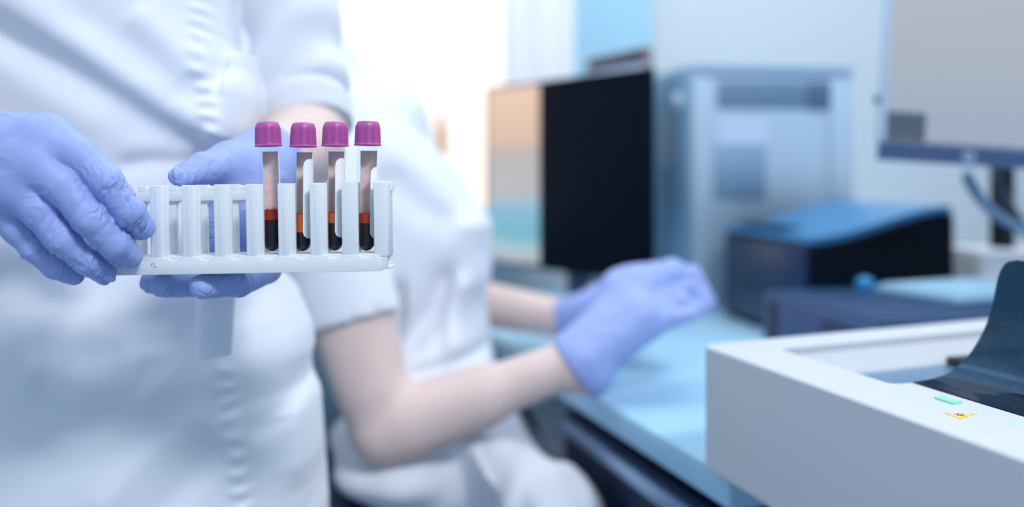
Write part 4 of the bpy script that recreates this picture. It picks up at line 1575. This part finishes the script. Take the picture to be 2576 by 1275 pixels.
# ------------------------------------------------------------------ light
w = bpy.data.worlds.new('World'); scene.world = w; w.use_nodes = True
nt = w.node_tree
bg = nt.nodes['Background']
tc = nt.nodes.new('ShaderNodeTexCoord'); sp = nt.nodes.new('ShaderNodeSeparateXYZ')
nt.links.new(tc.outputs['Generated'], sp.inputs[0])
rp = nt.nodes.new('ShaderNodeValToRGB')
rp.color_ramp.elements[0].position = .15; rp.color_ramp.elements[0].color = (.50, .71, .98, 1)
rp.color_ramp.elements[1].position = .85; rp.color_ramp.elements[1].color = (1.0, .945, .91, 1)
mr_ = nt.nodes.new('ShaderNodeMapRange')
mr_.inputs['From Min'].default_value = -1; mr_.inputs['From Max'].default_value = 1
nt.links.new(sp.outputs['Y'], mr_.inputs['Value'])
nt.links.new(mr_.outputs['Result'], rp.inputs['Fac'])
rz = nt.nodes.new('ShaderNodeValToRGB')
rz.color_ramp.elements[0].position = .46; rz.color_ramp.elements[0].color = (1.0, .86, .74, 1)
rz.color_ramp.elements[1].position = .56; rz.color_ramp.elements[1].color = (1, 1, 1, 1)
mz = nt.nodes.new('ShaderNodeMapRange')
mz.inputs['From Min'].default_value = -1; mz.inputs['From Max'].default_value = 1
nt.links.new(sp.outputs['Z'], mz.inputs['Value'])
nt.links.new(mz.outputs['Result'], rz.inputs['Fac'])
mm = nt.nodes.new('ShaderNodeMix'); mm.data_type = 'RGBA'; mm.blend_type = 'MULTIPLY'
my = nt.nodes.new('ShaderNodeMapRange')
my.inputs['From Min'].default_value = .2; my.inputs['From Max'].default_value = .6
nt.links.new(sp.outputs['Y'], my.inputs['Value'])
nt.links.new(my.outputs['Result'], mm.inputs[0])
nt.links.new(rp.outputs['Color'], mm.inputs[6])
nt.links.new(rz.outputs['Color'], mm.inputs[7])
nt.links.new(mm.outputs[2], bg.inputs['Color'])
st_ = nt.nodes.new('ShaderNodeMapRange')
st_.inputs['From Min'].default_value = -.2; st_.inputs['From Max'].default_value = .6
st_.inputs['To Min'].default_value = .44; st_.inputs['To Max'].default_value = 1.12
nt.links.new(sp.outputs['Y'], st_.inputs['Value'])
nt.links.new(st_.outputs['Result'], bg.inputs['Strength'])

def area(name, loc, target, size, power, col):
    l = bpy.data.lights.new(name, 'AREA'); l.shape = 'RECTANGLE'
    l.size, l.size_y = size; l.energy = power; l.color = col
    o = bpy.data.objects.new(name, l); COL.objects.link(o)
    o.location = loc
    o.rotation_euler = (Vector(target) - Vector(loc)).to_track_quat('-Z', 'Y').to_euler()
    return o
area('added_lamp', (.85, -.75, 2.70), (-.1, .7, .9), (.6, .5), 48, (.97, .98, 1.0))  # unseen key light added to brighten the coat and cast hand shadows
area('added_lamp', (.6, 1.4, 2.70), (.6, 1.4, 0), (1.4, 1.0), 15, (.92, .97, 1.0))  # unseen overhead light added to brighten the wall and background machines
area('added_lamp', (-1.3, .9, 2.70), (-1.0, .9, 0), (1.2, 1.2), 9, (.90, .95, 1.0))  # unseen fill light added above on the left

# ------------------------------------------------------------------ camera
cam = bpy.data.cameras.new('camera')
co = bpy.data.objects.new('camera', cam); COL.objects.link(co)
co.location = (0, 0, CAMZ); co.rotation_euler = (math.pi / 2, 0, 0)
cam.sensor_width = 36; cam.sensor_fit = 'HORIZONTAL'
cam.lens = F / W * 36
cam.shift_y = -(H / 2 - HY) / W
cam.clip_start = .02
cam.dof.use_dof = True
cam.dof.focus_distance = .580
cam.dof.aperture_fstop = 2.15
scene.camera = co
scene.view_settings.view_transform = 'Standard'
scene.view_settings.look = 'None'
scene.view_settings.exposure = 0.37
scene.view_settings.gamma = 1.0
scene.view_settings.use_curve_mapping = False
scene.cycles.use_denoising = True
scene.cycles.max_bounces = 10
scene.cycles.transparent_max_bounces = 16
